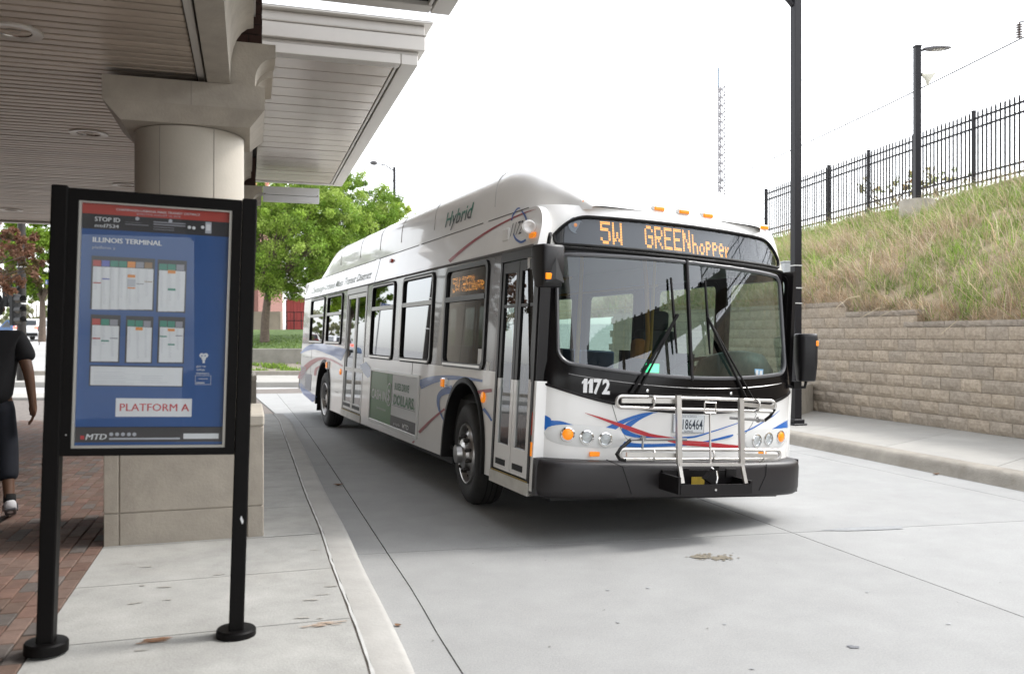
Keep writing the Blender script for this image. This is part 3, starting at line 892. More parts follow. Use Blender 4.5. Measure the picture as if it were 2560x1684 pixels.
# local frame: x to the right along the stand, y away from the viewer, z up
for sx in (-1, 1):
    m = MB(); m.box((sx*HWK-.036, -.05, 0), (sx*HWK+.036, .05, ZT+.01)); m.build('post', M_kb, stand, bevel=.006)
    m = MB(); m.lathe([(0,0),(.096,0),(.096,.042),(.09,.05),(.045,.052),(0,.052)], (sx*HWK,0,0), n=32); m.build('foot', M_kb, stand, smooth=35)
xi = HWK-.037
def P_(x, z, y=-.03): return (x, y, z)
m = MB(); m.panel([(-xi,ZB),(xi,ZB),(xi,ZT),(-xi,ZT)], [[(-xi+.045,ZB+.035),(xi-.045,ZB+.035),(xi-.045,ZT-.055),(-xi+.045,ZT-.055)]], lambda a,b: (a,-.045,b), lambda a,b: (a,-.0,b)); m.build('frame', M_kb, stand)
m = MB(); m.box((-xi,.0,ZB),(xi,.035,ZT)); m.build('back_panel', M_kb, stand)
X0, X1, Z0, Z1 = -xi+.045, xi-.045, ZB+.035, ZT-.055
m = MB(); m.panel([(X0,Z0),(X1,Z0),(X1,Z1),(X0,Z1)], [[(X0+.012,Z0+.012),(X1-.012,Z0+.012),(X1-.012,Z1-.008),(X0+.012,Z1-.008)]], lambda a,b: (a,-.034,b), lambda a,b: (a,-.012,b)); m.build('inner_frame', mat('brushed_edge', (.42,.41,.38), .4, metal=.6), stand)
PX0, PX1, PZ0, PZ1 = X0+.012, X1-.012, Z0+.012, Z1-.008
# poster print, measured on the picture: (x, y) of a 1253-wide crop to poster fractions
TL, TR, BRc, BLc = (250,105),(1060,160),(1025,1470),(200,1480)
def pf(x, y):
    a = .5
    for _ in range(6):
        yt = TL[1]+(TR[1]-TL[1])*a; yb = BLc[1]+(BRc[1]-BLc[1])*a
        b = (y-yt)/(yb-yt)
        xl = TL[0]+(BLc[0]-TL[0])*b; xr = TR[0]+(BRc[0]-TR[0])*b
        a = (x-xl)/(xr-xl)
    return PX0+(PX1-PX0)*a, PZ1-(PZ1-PZ0)*b
poster = MB()
inks = [mat('ink_'+n, c, .5, var=.03, vscale=20) for n, c in (('blue',(.018,.078,.25)),('red',(.42,.05,.035)),('black',(.02,.019,.022)),('white',(.70,.71,.72)),('green',(.03,.22,.15)),
        ('orange',(.70,.25,.03)),('grey',(.25,.25,.28)),('brown',(.25,.15,.06)),('violet',(.10,.12,.42)),('softgrey',(.45,.46,.5)),('deepred',(.50,.045,.05)),('charcoal',(.055,.05,.05)))]
IB,IR,IK,IW,IG,IO,IY,IN,IV,IS,ID,IC = range(12)
def prect(x0, y0, x1, y1, ink, lay):
    """rectangle between two crop corners (top left, bottom right)"""
    a0, b0 = pf(x0, y0); a1, b1 = pf(x1, y1)
    y = -.012 - .0006*lay
    poster.add([(a0,y,b0),(a1,y,b0),(a1,y,b1),(a0,y,b1)], [(0,1,2,3)], ink)
def ptext(s, x, y, h, w, ink, lay=4, bold=.0, shear=0):
    a, b = pf(x, y); k = (PX1-PX0)/815
    put_text(poster, s, lambda p, q: (p, -.012-.0006*lay, q), a, b, h*k, w*k, 0, shear, ink)
    if bold: put_text(poster, s, lambda p, q: (p+h*k*bold*4, -.012-.0006*lay-.0003, q), a, b, h*k, w*k, 0, shear, ink)
poster.add([(PX0,-.012,PZ0),(PX1,-.012,PZ0),(PX1,-.012,PZ1),(PX0,-.012,PZ1)], [(0,1,2,3)], IB)
hh = PZ1-PZ0
def hband(f0, f1, ink, lay): poster.add([(PX0,-.012-.0006*lay,PZ1-hh*f1),(PX1,-.012-.0006*lay,PZ1-hh*f1),(PX1,-.012-.0006*lay,PZ1-hh*f0),(PX0,-.012-.0006*lay,PZ1-hh*f0)], [(0,1,2,3)], ink)
hband(0, .042, IR, 1); hband(.042, .105, IK, 1); hband(.928, .988, IC, 1); hband(.924,.928,IK,1)
ptext('CHAMPAIGN-URBANA MASS TRANSIT DISTRICT', 428, 148, 13, 465, IW, bold=.01)
ptext('EFFECTIVE AUGUST 13, 2018', 540, 172, 10, 240, IS)
ptext('STOP ID', 313, 208, 26, 135, IW, bold=.02); ptext('mtd7534', 313, 242, 21, 128, IW, bold=.015)
ptext('ILLINOIS TERMINAL', 302, 327, 29, 374, IW, bold=.025); ptext('platform a', 300, 364, 17, 122, IS)
def pdisc(x, y, r, ink, lay=3):
    a, b = pf(x, y); k = (PX1-PX0)/815
    poster.add([(a+r*k*math.cos(i*.5236), -.012-.0006*lay, b+r*k*math.sin(i*.5236)) for i in range(12)], [tuple(range(12))], ink)
for x, y in ((542,194),(724,207)): pdisc(x, y, 11, IS)
for x, y in ((830,243),(855,246),(905,242)): pdisc(x, y, 10, IW)
prect(921,212,954,278, IS, 3); prect(925,225,950,262, IW, 4)
def plines(x0, y0, x1, n, dy, h, ink, seed):
    rr = random.Random(seed)
    for i in range(n):
        prect(x0, y0+dy*i, x0+(x1-x0)*rr.uniform(.6,1), y0+dy*i+h, ink, 4)
plines(476,214,612,2,13,4,IY,1); plines(630,216,812,4,13,4,IY,2)
def table(x0, y0, x1, y1, cols, seed):
    prect(x0, y0, x1, y1, IK, 2)
    rr = random.Random(seed)
    w = (x1-x0-10)/len(cols)
    for i, (ink, bars) in enumerate(cols):
        a = x0+6+w*i; sk = (y1-y0)*.0
        prect(a+2, y0+24+i*2, a+w-3, y0+60+i*2, ink, 3)
        prect(a+2, y0+61+i*2, a+w-3, y1-7, IW, 3)
        n = int((y1-y0-75)/8)
        stop = rr.uniform(.5,.95)
        for q in range(int(n*stop)):
            yy = y0+68+i*2+8*q
            prect(a+7, yy, a+7+(w-18)*rr.uniform(.35,.6), yy+2.2, IS, 4)
        for f, ik, hgt in bars:
            yy = y0+(y1-y0)*f; prect(a+2, yy, a+w-3, yy+hgt, ik, 5)
table(296,405,630,718, [(IR,[(.48,IR,8)]),(IV,[(.41,IV,8)]),(IG,[]),(IG,[]),(IO,[(.34,IO,18),(.42,IS,45),(.57,IO,9)]),(IY,[(.5,IY,6)]),(IN,[(.46,IN,6)])], 1)
table(654,425,808,728, [(IG,[]),(IG,[(.2,IO,20),(.54,IG,14)]),(IY,[])], 2)
table(290,738,442,1012, [(IR,[(.48,IR,9)]),(IG,[(.53,IG,9)]),(IY,[(.48,IY,7)])], 3)
table(480,745,622,1015, [(IG,[]),(IG,[(.24,IO,18)]),(IY,[])], 4)
table(658,748,800,1015, [(IG,[(.41,IG,8)]),(IG,[(.26,IO,15),(.58,IG,9)]),(IY,[(.4,IY,6)])], 5)
prect(282,1025,795,1147, IK, 2); prect(289,1032,789,1142, IW, 3)
plines(305,1042,560,9,10.5,3.5,IS,8)
plines(560,1085,720,4,12,3,IS,9)
prect(424,1212,845,1315, IW, 3)
ptext('PLATFORM A', 444, 1284, 45, 382, ID, 4, bold=.012)
# small emblem and slogan
for dx, dy, r_ in ((903,968,14),(926,968,14),(914,985,13)): pdisc(dx, dy, r_, IW)
for dx in (904,922): pdisc(dx, 970, 4, IB, 4)
prect(908,992,920,1012, IW, 3)
for i, s in enumerate(('get to','what','matters.')): ptext(s, 872, 1034+20*i, 13, (54,48,76)[i], IW, 3, bold=.01)
prect(866,1080,956,1134, IS, 2); prect(869,1083,953,1131, IB, 3); prect(885,1098,938,1103, IS, 4); prect(871,1119,920,1127, IS, 4)
ptext('MTD', 258, 1447, 34, 112, IW, 4, bold=.02, shear=.2); prect(232,1425,252,1446, ID, 3)
for x in (398,430,462,495,525): pdisc(x, 1416, 11, IS, 3); 
prect(386,1437,780,1443, IS, 3)
prect(800,1410,1002,1438, IW, 3)
po = poster.build('poster', inks, stand)
m = MB(); m.add([(PX0,-.024,PZ0),(PX1,-.024,PZ0),(PX1,-.024,PZ1),(PX0,-.024,PZ1)], [(0,1,2,3)]); m.build('glass_pane', glass_mat('poster_glass', (.93,.95,.96), .035, .8), stand)
m = MB()
for x, z in ((X0+.008, ZB+.16), (X0-.02, ZB+.1)): m.lathe([(.004,0),(.003,.003)], (x,-.046,z), (0,-1,0), 8, closed=True)
m.build('screw', mat('screw', (.5,.5,.5), .3, metal=1), stand)
m = MB(); m.obox((HWK+.01,-.0515,.60),(.003,0,.008),(0,.0004,0),(-.006,0,.014)); m.build('sticker_scrap', inks[IW], stand)

# ================================================================== the bus
BUS_P = Vector((0.6355, 8.852, 0)); BUS_YAW = R(-67.48); BUS_ROLL = R(3.27)   # body leans away from the platform on its springs
bus = thing('transit_bus', 'white low-floor city bus with blue and red swooshes, bike rack and lit route sign', 'bus', BUS_P, BUS_YAW)
_F = Vector((math.cos(BUS_YAW), math.sin(BUS_YAW), 0)); _L = Vector((-math.sin(BUS_YAW), math.cos(BUS_YAW), 0))
cr, sr = math.cos(BUS_ROLL), math.sin(BUS_ROLL)
def roll(p): x, y, z = p; return (x, y*cr + z*sr, -y*sr + z*cr)
def unroll(p): x, y, z = p; return (x, y*cr - z*sr, y*sr + z*cr)
def to_bus(w): w = Vector(w) - BUS_P; return (w.dot(_F), w.dot(_L), w.z)
_eye = Vector(unroll(to_bus((0,0,EYE))))
def bus_ray(u, v):
    w = BUS_P + Vector(((u-CX)/FPX, 1, -(v-HY)/FPX)); return Vector(unroll(to_bus(w)))
def side_px(u, v, y=-1.295):
    d = bus_ray(u, v); t = (y - _eye.y)/d.y; p = _eye + d*t; return p.x, p.z
def plane_px(u, v, x):
    d = bus_ray(u, v); t = (x - _eye.x)/d.x; p = _eye + d*t; return p.y, p.z
XC = [(.2,2.02),(1.25,2.02),(2.25,1.86),(2.56,1.80),(2.66,1.75),(2.74,1.66)]
def hwid(z): return 1.295 if z < 2.29 else 1.295 - .095*min(1, (z-2.29)/.36)
def xf(y, z):
    k = min(1.0, abs(y)/hwid(z))
    return interp(XC, z) - .12*y*y - .18*(1 - math.sqrt(max(0, 1-k**8)))
def front_px(u, v, off=.0):
    x = 1.95
    for _ in range(12):
        y, z = plane_px(u, v, x); y = max(-1.29, min(1.29, y)); x = xf(y, z) + off
    return (x, y, z)
def BB(mb, name, m, parent=None, rolled=True, **k):
    if rolled: mb.v = [roll(p) for p in mb.v]
    return mb.build(name, m, parent or bus, **k)
def crop(o, s): return lambda x, y: (o[0]+x/s, o[1]+y/s)
R5 = crop((720,600), 3.1316); R6 = crop((900,620), 2.4096); R3 = crop((760,400), 3.606); R7 = crop((1330,440), 3.26); R8 = crop((1330,850), 3.26); RN = crop((1180,380), 2.902)

M_bw = mat('bus_white', (.88,.87,.845), .22, coat=.6, var=.03, vscale=1.5, stain=.10, stain_c=(.62,.58,.52))
M_bk = mat('bus_black', (.006,.0052,.0056), .2, spec=.25)
M_band = mat('window_band', (.055,.05,.049), .2, metal=.5, coat=.5, var=.1, vscale=2)
M_rub = mat('rubber', (.007,.0065,.0065), .55, spec=.22)
M_trim = mat('dark_trim', (.014,.0125,.013), .35, metal=.15, spec=.3)
M_alu = mat('aluminium', (.58,.57,.55), .3, metal=.85)
M_galu = mat('grey_alu', (.30,.295,.29), .35, metal=.7)
M_chrome = mat('chrome', (.75,.75,.74), .1, metal=1.0)
M_bump = mat('bumper_plastic', (.014,.0115,.0125), .42, var=.1, vscale=3, bump=.05, bscale=150)
M_blue = mat('livery_blue', (.008,.135,.50), .3, coat=.5)
M_blue2 = mat('livery_blue_shaded', (.03,.12,.40), .3, coat=.5)  # same livery blue with the shade of the bus side put into the colour
M_red = mat('livery_red', (.50,.018,.03), .3, coat=.5)
M_red2 = mat('livery_red_shaded', (.34,.035,.05), .3, coat=.5)  # same livery red, dulled to carry the shade on the bus side
M_amber = mat('amber_lens', (.85,.25,.01), .2, emit=(1,.3,.02), estr=.12)
M_steel = mat('rack_steel', (.62,.60,.57), .3, metal=.8, var=.08, vscale=6)
M_wsg = glass_mat('windscreen_glass', (.40,.50,.47), .095)
M_sg = glass_mat('side_glass', (.05,.055,.055), .12)
M_sgl = glass_mat('sign_glass', (.75,.78,.8), .07)
M_seam = mat('panel_seam', (.12,.115,.11), .7)
M_int = mat('interior_grey', (.20,.205,.20), .7)
M_intd = mat('interior_dark', (.025,.026,.026), .75)
M_led = mat('led_amber', (.9,.45,.05), .5, emit=(1.0,.38,.05), estr=.9)

# ---- sides
WIN = [(-9.22,-7.72,1.40),(-7.44,-6.08,1.40),(-3.98,-2.72,1.235),(-2.35,-1.05,1.235),(-.64,.61,1.235)]
DOORR = (-5.70,-4.34); DOORF = (.93,1.70)
def arch_pts(cx, hw_, top, z0, n=16):
    return [(cx + hw_*math.cos(math.pi - math.pi*i/n), z0 + (top-z0)*math.sin(math.pi*i/n)**.75) for i in range(n+1)]
SK = .32; BT_ = 2.29
def skirt(x): return .285 if x > -8.1 else .285
for sd_, nm in ((-1, 'curb'), (1, 'road')):
    def S(off): return lambda x, z: (x, sd_*(1.295+off), z)
    doors = [DOORR, DOORF] if sd_ < 0 else []
    # outline of the lower panels, from the back forwards, cut by arches and doors
    bb_f, bb_r = 1.24, 1.385
    lowers = []
    base = [(-10.12,.43),(-8.1,.29)] + arch_pts(-7.41,.63,1.07,.29)
    segs_top = lambda x: bb_r if x < -5.72 else bb_f
    if sd_ < 0:
        P1 = [(-10.12,.43),(-8.14,.285)] + arch_pts(-7.41,.63,1.07,.285) + [(-5.72,.285),(-5.72,bb_r),(-10.12,bb_r)]
        P2 = [(-4.32,.285)] + [(-.5,.315)] + arch_pts(.14,.57,1.10,.315) + [(.91,.315),(.91,bb_f),(-4.32,bb_f)]
        P3 = [(1.72,.315),(1.76,.315),(1.76,bb_f),(1.72,bb_f)]
        outs = [P1, P2]
    else:
        P1 = [(-10.12,.43),(-8.14,.285)] + arch_pts(-7.41,.63,1.07,.285) + [(-.5,.315)] + arch_pts(.14,.57,1.10,.315) + [(1.72,.315),(1.72,bb_f),(-10.12,bb_f)]
        outs = [P1]
    for P in outs:
        m = MB(); m.panel(P, [], S(0), S(-.03)); BB(m, 'side_panel', M_bw)
    # window band
    holes = []
    wins = WIN if sd_ < 0 else [(-9.22,-7.72,1.35),(-7.44,-6.08,1.3),(-5.7,-4.4,1.235)] + WIN[2:] + [(.70,1.66,1.20)]
    for x0, x1, z0 in wins: holes.append(rrect(x0+.03, z0+.03, x1-.03, 2.235, .07)[::-1])
    if sd_ < 0:
        bnd = [[(-10.12,bb_r+.002),(-5.72,bb_r+.002),(-5.72,BT_),(-10.12,BT_)], [(-4.32,bb_f+.002),(.91,bb_f+.002),(.91,BT_),(-4.32,BT_)]]
        hs = [holes[:2], holes[2:]]
    else:
        bnd = [[(-10.12,bb_f+.002),(1.72,bb_f+.002),(1.72,BT_),(-10.12,BT_)]]; hs = [holes]
    for P, h in zip(bnd, hs):
        m = MB(); m.panel(P, h, S(-.004), S(-.04)); BB(m, 'window_band', M_band if sd_ < 0 else M_trim)
    for i, (x0, x1, z0) in enumerate(wins):
        wz1 = 2.262
        m = MB(); m.panel(rrect(x0,z0,x1,wz1,.09), [rrect(x0+.045,z0+.055,x1-.045,wz1-.045,.06)[::-1]], S(.012), S(-.05)); wf = BB(m, 'window', M_trim if sd_ > 0 or i == 4 else M_rub)
        m = MB(); m.panel(rrect(x0+.045,z0+.05,x1-.045,wz1-.045,.06), [], S(-.012)); BB(m, 'pane', M_sg if sd_ < 0 else glass_mat('far_side_glass', (.80,.92,.87), .06), wf)
        if sd_ < 0:
            m = MB(); m.bar(S(.0)(x0+.05,1.925), S(.0)(x1-.05,1.925), .05, .03, up=(0,1,0)); BB(m, 'transom_bar', M_galu if i < 4 else M_trim, wf)
            m = MB(); m.bar(S(.016)(x0+.07,z0+.03), S(.016)(x1-.07,z0+.03), .022, .012, up=(0,1,0)); BB(m, 'sill_bar', M_alu, wf)
            if i < 4:
                m = MB(); m.panel(rrect(x0+.02,z0+.02,x1-.02,wz1-.02,.08), [rrect(x0+.036,z0+.036,x1-.036,wz1-.036,.07)[::-1]], S(.016), S(.010)); BB(m, 'frame_trim', M_galu, wf)
    # cove panel above the band
    def cove_map(off):
        return lambda x, z: (x, sd_*(1.295 + off - .07*((z-2.29)/.36)), z)
    xe = 0.0 if sd_ < 0 else -.35
    cap = [(xe + 1.40 + .28*math.cos(R(q)), 2.41 + .235*math.sin(R(q))) for q in range(0, 91, 9)]
    Pc = [(-10.12,2.293),(xe+1.68,2.293)] + cap + [(-10.12,2.645)]
    m = MB(); m.panel(Pc, [], cove_map(.0), cove_map(-.06)); BB(m, 'cove_panel', M_bw)
    if sd_ < 0:
        m = MB()
        for x in (-3.92,):
            q0, q1 = cove_map(.001)(x, 2.30), cove_map(.001)(x, 2.64); m.bar(q0, q1, .012, .003, up=(0,1,0))
        m.bar(cove_map(.002)(-10.1,2.293), cove_map(.002)(1.6,2.293), .02, .012, up=(0,1,0))
        for a_, b_ in ((-8.9,-4.2),(-4.0,-2.0),(-1.9,.2),(.35,1.3)): m.bar(cove_map(.0)(a_,2.648), cove_map(.0)(b_,2.648), .008, .008, up=(0,1,0))
        BB(m, 'panel_seam', M_seam)
CV = lambda off: (lambda x, z: (x, -(1.295 + off - .07*((z-2.29)/.36)), z))
SS = lambda off: (lambda x, z: (x, -(1.295+off), z))

# ---- roof, hump and ends
HTOP = [(-8.86,2.70),(-8.5,2.86),(-7.9,3.12),(-7.6,3.195),(-7.2,3.22),(-3,3.215),(0,3.20),(.4,3.20),(.7,3.18),(.95,3.12),(1.15,3.04),(1.35,2.94),(1.55,2.82),(1.68,2.72),(1.735,2.66)]
HN = 6.0
def hbase(x): return 1.195 - (.0 if x < .7 else .36*((x-.7)/1.05)**2.5)
def hump_pt(x, th, off=0.0):
    zt = interp(HTOP, x); n = HN
    c, s = math.cos(th), math.sin(th)
    y = (hbase(x)+off)*math.copysign(abs(c)**(2/n), c); z = 2.62 + (zt-2.62+off)*abs(s)**(2/n)
    return (x, y, z)
xs_ = [-8.86,-8.7,-8.5,-8.2,-7.9,-7.75,-7.6,-7.4,-7.2,-6.9] + [-6.5+.5*i for i in range(13)] + [.2,.5,.7,.85,1.0,1.1,1.22,1.35,1.45,1.55,1.62,1.68,1.72,1.735]
m = MB(); m.grid([[hump_pt(x, math.pi*i/36) for i in range(37)] for x in xs_])
m.add([hump_pt(-8.86, math.pi*i/36) for i in range(37)], [tuple(range(37))]); BB(m, 'roof_fairing', M_bw, smooth=35)
m = MB(); m.grid([[(x, y, 2.60 + .05*(1-(y/1.2)**2)) for y in (-1.2,-.8,-.4,0,.4,.8,1.2)] for x in (-10.12,-9.5,-8,-4,0,1.0,1.5)]); BB(m, 'roof_panel', M_bw, smooth=30)
m = MB()
for x in (-6.95,-5.4,-4.1,-2.95,-1.5,.42):
    m = MB(); m.tube([hump_pt(x, math.pi - .02 - 1.3*i/10, .0012) for i in range(11)], .004, 4); BB(m, 'fairing_seam', mat('faint_seam', (.45,.445,.43), .6))
# louvres on the front of the fairing
m = MB()
for k, (xa, w0, w1) in enumerate(((1.12,-.35,.70),(1.22,-.28,.74),(1.32,-.2,.76))):
    pts = []
    for i in range(9):
        y = w0 + (w1-w0)*i/8
        th = math.acos(max(-1,min(1, math.copysign((abs(y)/hbase(xa))**(HN/2), y))))
        q = hump_pt(xa, th, .004); pts.append(q)
    m.tube(pts, .012, 5)
BB(m, 'roof_louvre', M_bw, smooth=60)
# low fin behind the fairing top on the road side
m = MB(); m.add([(.2,.55,3.18),(.75,.55,3.16),(.2,.95,3.12),(.75,.95,3.10),(.25,.6,3.25),(.25,.9,3.22)], [(0,1,4),(1,3,5,4),(3,2,5),(0,4,5,2)]); BB(m, 'roof_vent', M_bw)

def fgrid(zlo, zhi, ya, yb, n=48, rows=4, off=0.0):
    """sheet of the bus front between two curves over y"""
    G_ = []
    for j in range(rows+1):
        r = []
        for i in range(n+1):
            y = ya + (yb-ya)*i/n
            y = max(-1.2949, min(1.2949, y))
            z = zlo(y) + (zhi(y)-zlo(y))*j/rows
            yy = max(-hwid(z)+1e-4, min(hwid(z)-1e-4, y))
            r.append((xf(yy, z)+off, yy, z))
        G_.append(r)
    return G_
def ysteps(mb, zlo, zhi, rows=4, off=0.0, lim=1.2949):
    a = math.asin(1)
    ys_ = [lim*math.sin(a*(i/40*2-1)) for i in range(41)]
    G_ = []
    for j in range(rows+1):
        r = []
        for y in ys_:
            z = zlo(y) + (zhi(y)-zlo(y))*j/rows; yy = max(-hwid(z)+1e-4, min(hwid(z)-1e-4, y))
            r.append((xf(yy, z)+off, yy, z))
        G_.append(r)
    return mb.grid(G_)
zmask = lambda y: 1.0 + .2*(abs(y)/1.27)**2.2
YW = 1.125
def corner(y, lim, r): 
    q = abs(y) - (lim - r)
    return 0 if q <= 0 else r*(1-math.sqrt(max(0, 1-(min(q, r)/r)**2)))
zwb = lambda y: 1.285 + .075*(y/1.1)**2 + corner(y, YW, .10)
zwt = lambda y: 2.25 - .02*(y/1.1)**2 - corner(y, YW, .09)
m = MB(); ysteps(m, lambda y: .56, zmask, 8); BB(m, 'front_panel', M_bw, smooth=40)
m = MB(); m.grid(fgrid(zmask, zwb, -YW, YW, 60, 4)); m.grid(fgrid(zwt, lambda y: 2.286, -YW, YW, 60, 2))
m.grid(fgrid(zmask, lambda y: 2.286, YW, 1.2949, 10, 14)); m.grid(fgrid(zmask, lambda y: 2.286, -1.2949, -YW, 10, 14)); BB(m, 'front_mask', M_bk, smooth=40)
# step line where the black mask meets the white panel, and the seam above it
m = MB(); m.tube([(xf(y, zmask(y))+.002, y, zmask(y)) for y in [-1.28+2.56*i/48 for i in range(49)]], .012, 6); BB(m, 'mask_edge', M_trim, smooth=60)
m = MB(); m.tube([(xf(y, zwb(y)-.085)+.0, y, zwb(y)-.085+.0) for y in [-1.05+2.1*i/40 for i in range(41)]], .0035, 4); BB(m, 'mask_seam', M_galu)
ws = MB(); ws.grid(fgrid(zwb, zwt, -YW+.001, -.012, 40, 12, -.006)); wl = BB(ws, 'windscreen', M_wsg, smooth=60)
ws = MB(); ws.grid(fgrid(zwb, zwt, .012, YW-.001, 40, 12, -.006)); BB(ws, 'windscreen', M_wsg, smooth=60)
m = MB(); m.tube([(xf(0, z)+.006, 0, z) for z in [zwb(0)-.02+(zwt(0)-zwb(0)+.04)*i/12 for i in range(13)]], .019, 6); BB(m, 'windscreen_divider', M_trim, smooth=60)
ring = [(xf(y, zwb(y))+.002, y, zwb(y)) for y in [-YW+2*YW*(.5-.5*math.cos(math.pi*i/60)) for i in range(61)]] 
ring += [(xf(y, zwt(y))+.002, y, zwt(y)) for y in [YW-2*YW*(.5-.5*math.cos(math.pi*i/60)) for i in range(61)]]
m = MB(); m.tube(ring, .017, 6, closed=True); BB(m, 'windscreen_gasket', mat('gasket_grey', (.10,.10,.105), .3), smooth=60)
# destination sign
YSb, YSt = 1.135, 1.03
def zsb(y): return 2.312 + corner(y, YSb, .04)
def zst(y): return 2.565 - .012*(y)**2 - (0 if abs(y) < .86 else .16*((abs(y)-.86)/(YSb-.86))**2.2)
m = MB(); ysteps(m, lambda y: 2.287, lambda y: 2.312, 1); ysteps(m, zst, lambda y: 2.655, 4); m.grid(fgrid(lambda y: 2.312, lambda y: 2.6, YSb, 1.2949, 8, 5)); m.grid(fgrid(lambda y: 2.312, lambda y: 2.6, -1.2949, -YSb, 8, 5)); BB(m, 'sign_surround', M_bw, smooth=40)
m = MB(); m.grid(fgrid(zsb, zst, -YSb, YSb, 60, 4, -.03)); sign = BB(m, 'route_sign', mat('sign_back', (.035,.037,.042), .5), smooth=40)
m = MB(); m.grid(fgrid(zsb, zst, -YSb, YSb, 60, 4, -.004)); BB(m, 'sign_pane', M_sgl, sign, smooth=60)
ring = [(xf(y, zsb(y))+.003, y, zsb(y)) for y in [-YSb+2*YSb*(.5-.5*math.cos(math.pi*i/60)) for i in range(61)]] 
ring += [(xf(y, zst(y))+.003, y, zst(y)) for y in [YSb-2*YSb*(.5-.5*math.cos(math.pi*i/60)) for i in range(61)]]
m = MB(); m.tube(ring, .015, 6, closed=True); BB(m, 'sign_gasket', M_rub, sign, smooth=60)
m = MB(); m.tube([(xf(y, 2.285)+.004, y, 2.283) for y in [-1.2+2.4*i/40 for i in range(41)]], .014, 6); BB(m, 'front_seam', M_rub, smooth=60)
FONT = {'5':('11111','10000','11110','00001','00001','10001','01110'),'W':('10001','10001','10001','10101','10101','11011','10001'),'G':('01110','10001','10000','10111','10001','10001','01110'),
 'R':('11110','10001','10001','11110','10100','10010','10001'),'E':('11111','10000','10000','11110','10000','10000','11111'),'N':('10001','11001','11001','10101','10011','10011','10001'),
 'h':('1000','1000','1000','1110','1001','1001','1001'),'o':('0000','0000','0000','0110','1001','1001','0110'),'p':('0000','0000','1110','1001','1110','1000','1000'),'e':('0000','0000','0110','1001','1111','1000','0110'),'r':('000','000','000','101','110','100','100')}
def led(mb, s, y0, y1, z0, z1, mp, rr=2):
    """dot-matrix lettering between two ends; every font cell lights rr rows and columns of dots"""
    cells = sum(len(FONT[c][0])+1 for c in s) - 1
    pw = (y1-y0)/cells; ph = (z1-z0)/7; x = y0
    for c in s:
        g = FONT[c]
        for r_ in range(7):
            for q in range(len(g[0])):
                if g[r_][q] == '1':
                    for i in range(rr):
                        for j in range(2):
                            ca = x + pw*(q+(i+.5)/rr); cb = z1 - ph*(r_+(j+.5)/2); da, db = pw/rr*.33, ph/2*.30
                            mb.add([mp(ca-da,cb-db),mp(ca+da,cb-db),mp(ca+da,cb+db),mp(ca-da,cb+db)], [(0,1,2,3)])
        x += pw*(len(g[0])+1)
m = MB(); mp = lambda a, b: (xf(a, b)-.028, a, b)
def ysgn(x, y): return front_px(*RN(x, y))[1]
yz = [front_px(*RN(x, y), -.03) for x, y in ((920,450),(1090,640),(1245,500),(1585,690),(1592,580),(1862,720))]
led(m, '5W', yz[0][1], yz[1][1], 2.345, 2.535, mp); led(m, 'GREEN', yz[2][1], yz[3][1], 2.345, 2.535, mp); led(m, 'hopper', yz[4][1], yz[5][1], 2.335, 2.505, mp)
BB(m, 'lit_lettering', M_led, sign)
q = front_px(*RN(750,530), -.02)
m = MB(); m.lathe([(0,.004),(.03,.003),(.031,.0),(.06,.0),(.062,.004),(.066,.004),(.066,0)], q, (1,0,.05), 24); BB(m, 'sign_lamp', mat('frosted_disc', (.16,.19,.22), .3), sign, smooth=30)
m = MB(); m.lathe([(0,.008),(.014,.006),(.018,0)], q, (1,0,.05), 12); BB(m, 'lamp_bulb', M_amber, sign, smooth=60)
# marker lamps over the sign
for x, y in ((828,370),(1348,412),(1527,435),(1700,462),(2103,547)):
    c = front_px(*RN(x, y)); c = (c[0]+.0, c[1], c[2])
    m = MB(); m.obox((c[0]+.004,c[1],c[2]), (.022,0,0), (0,.062,0), (0,0,.022)); ml = BB(m, 'marker_lamp', M_bw, bevel=.008)
    m = MB(); m.obox((c[0]+.022,c[1],c[2]-.003), (.014,0,0), (0,.05,0), (0,0,.016)); BB(m, 'lens', M_amber, ml, bevel=.006)

# ---- ribbons of the livery
def ribbon(mb, pts, cr_, mapper, n=28, mi=0):
    """pts: (x, y, half width) in a crop; mapper takes picture pixels to the surface"""
    P = [lerp_path([(a, b, w) for a, b, w in pts], i/n) for i in range(n+1)]
    Lr = []
    for i, p in enumerate(P):
        d = P[min(n, i+1)] - P[max(0, i-1)]; d = Vector((d.x, d.y)).normalized(); w = max(.4, p.z)
        Lr.append([mapper(*cr_(p.x - d.y*w, p.y + d.x*w)), mapper(*cr_(p.x + d.y*w, p.y - d.x*w))])
    mb.grid(Lr, mi)
fm = lambda u, v: front_px(u, v, .004)
fm2 = lambda u, v: front_px(u, v, .007)
def swoosh(name, m_, pts, cr_, mapper):
    q = MB(); ribbon(q, pts, cr_, mapper); BB(q, name, m_)
swoosh('blue_swoosh', M_blue, [(64,648,48),(110,668,50),(150,690,40),(230,680,22),(320,695,10),(410,710,1)], R8, fm)
m = MB(); m.add([fm(*R8(*p)) for p in ((66,690),(150,685),(165,768),(110,740))], [(0,1,2,3)]); BB(m, 'blue_swoosh', M_blue)
swoosh('blue_swoosh', M_blue, [(1025,586,1),(900,605,10),(760,655,16),(650,715,26),(580,748,20)], R8, fm)
swoosh('blue_swoosh', M_blue, [(575,760,12),(625,800,26),(700,832,27),(800,852,18),(950,858,14),(1150,852,12),(1260,850,8),(1420,826,7),(1600,785,10),(1640,770,5)], R8, fm)
swoosh('blue_swoosh', M_blue, [(985,595,2),(880,635,12),(790,690,22),(755,735,24),(800,765,18),(900,788,10),(1040,795,6)], R8, fm)
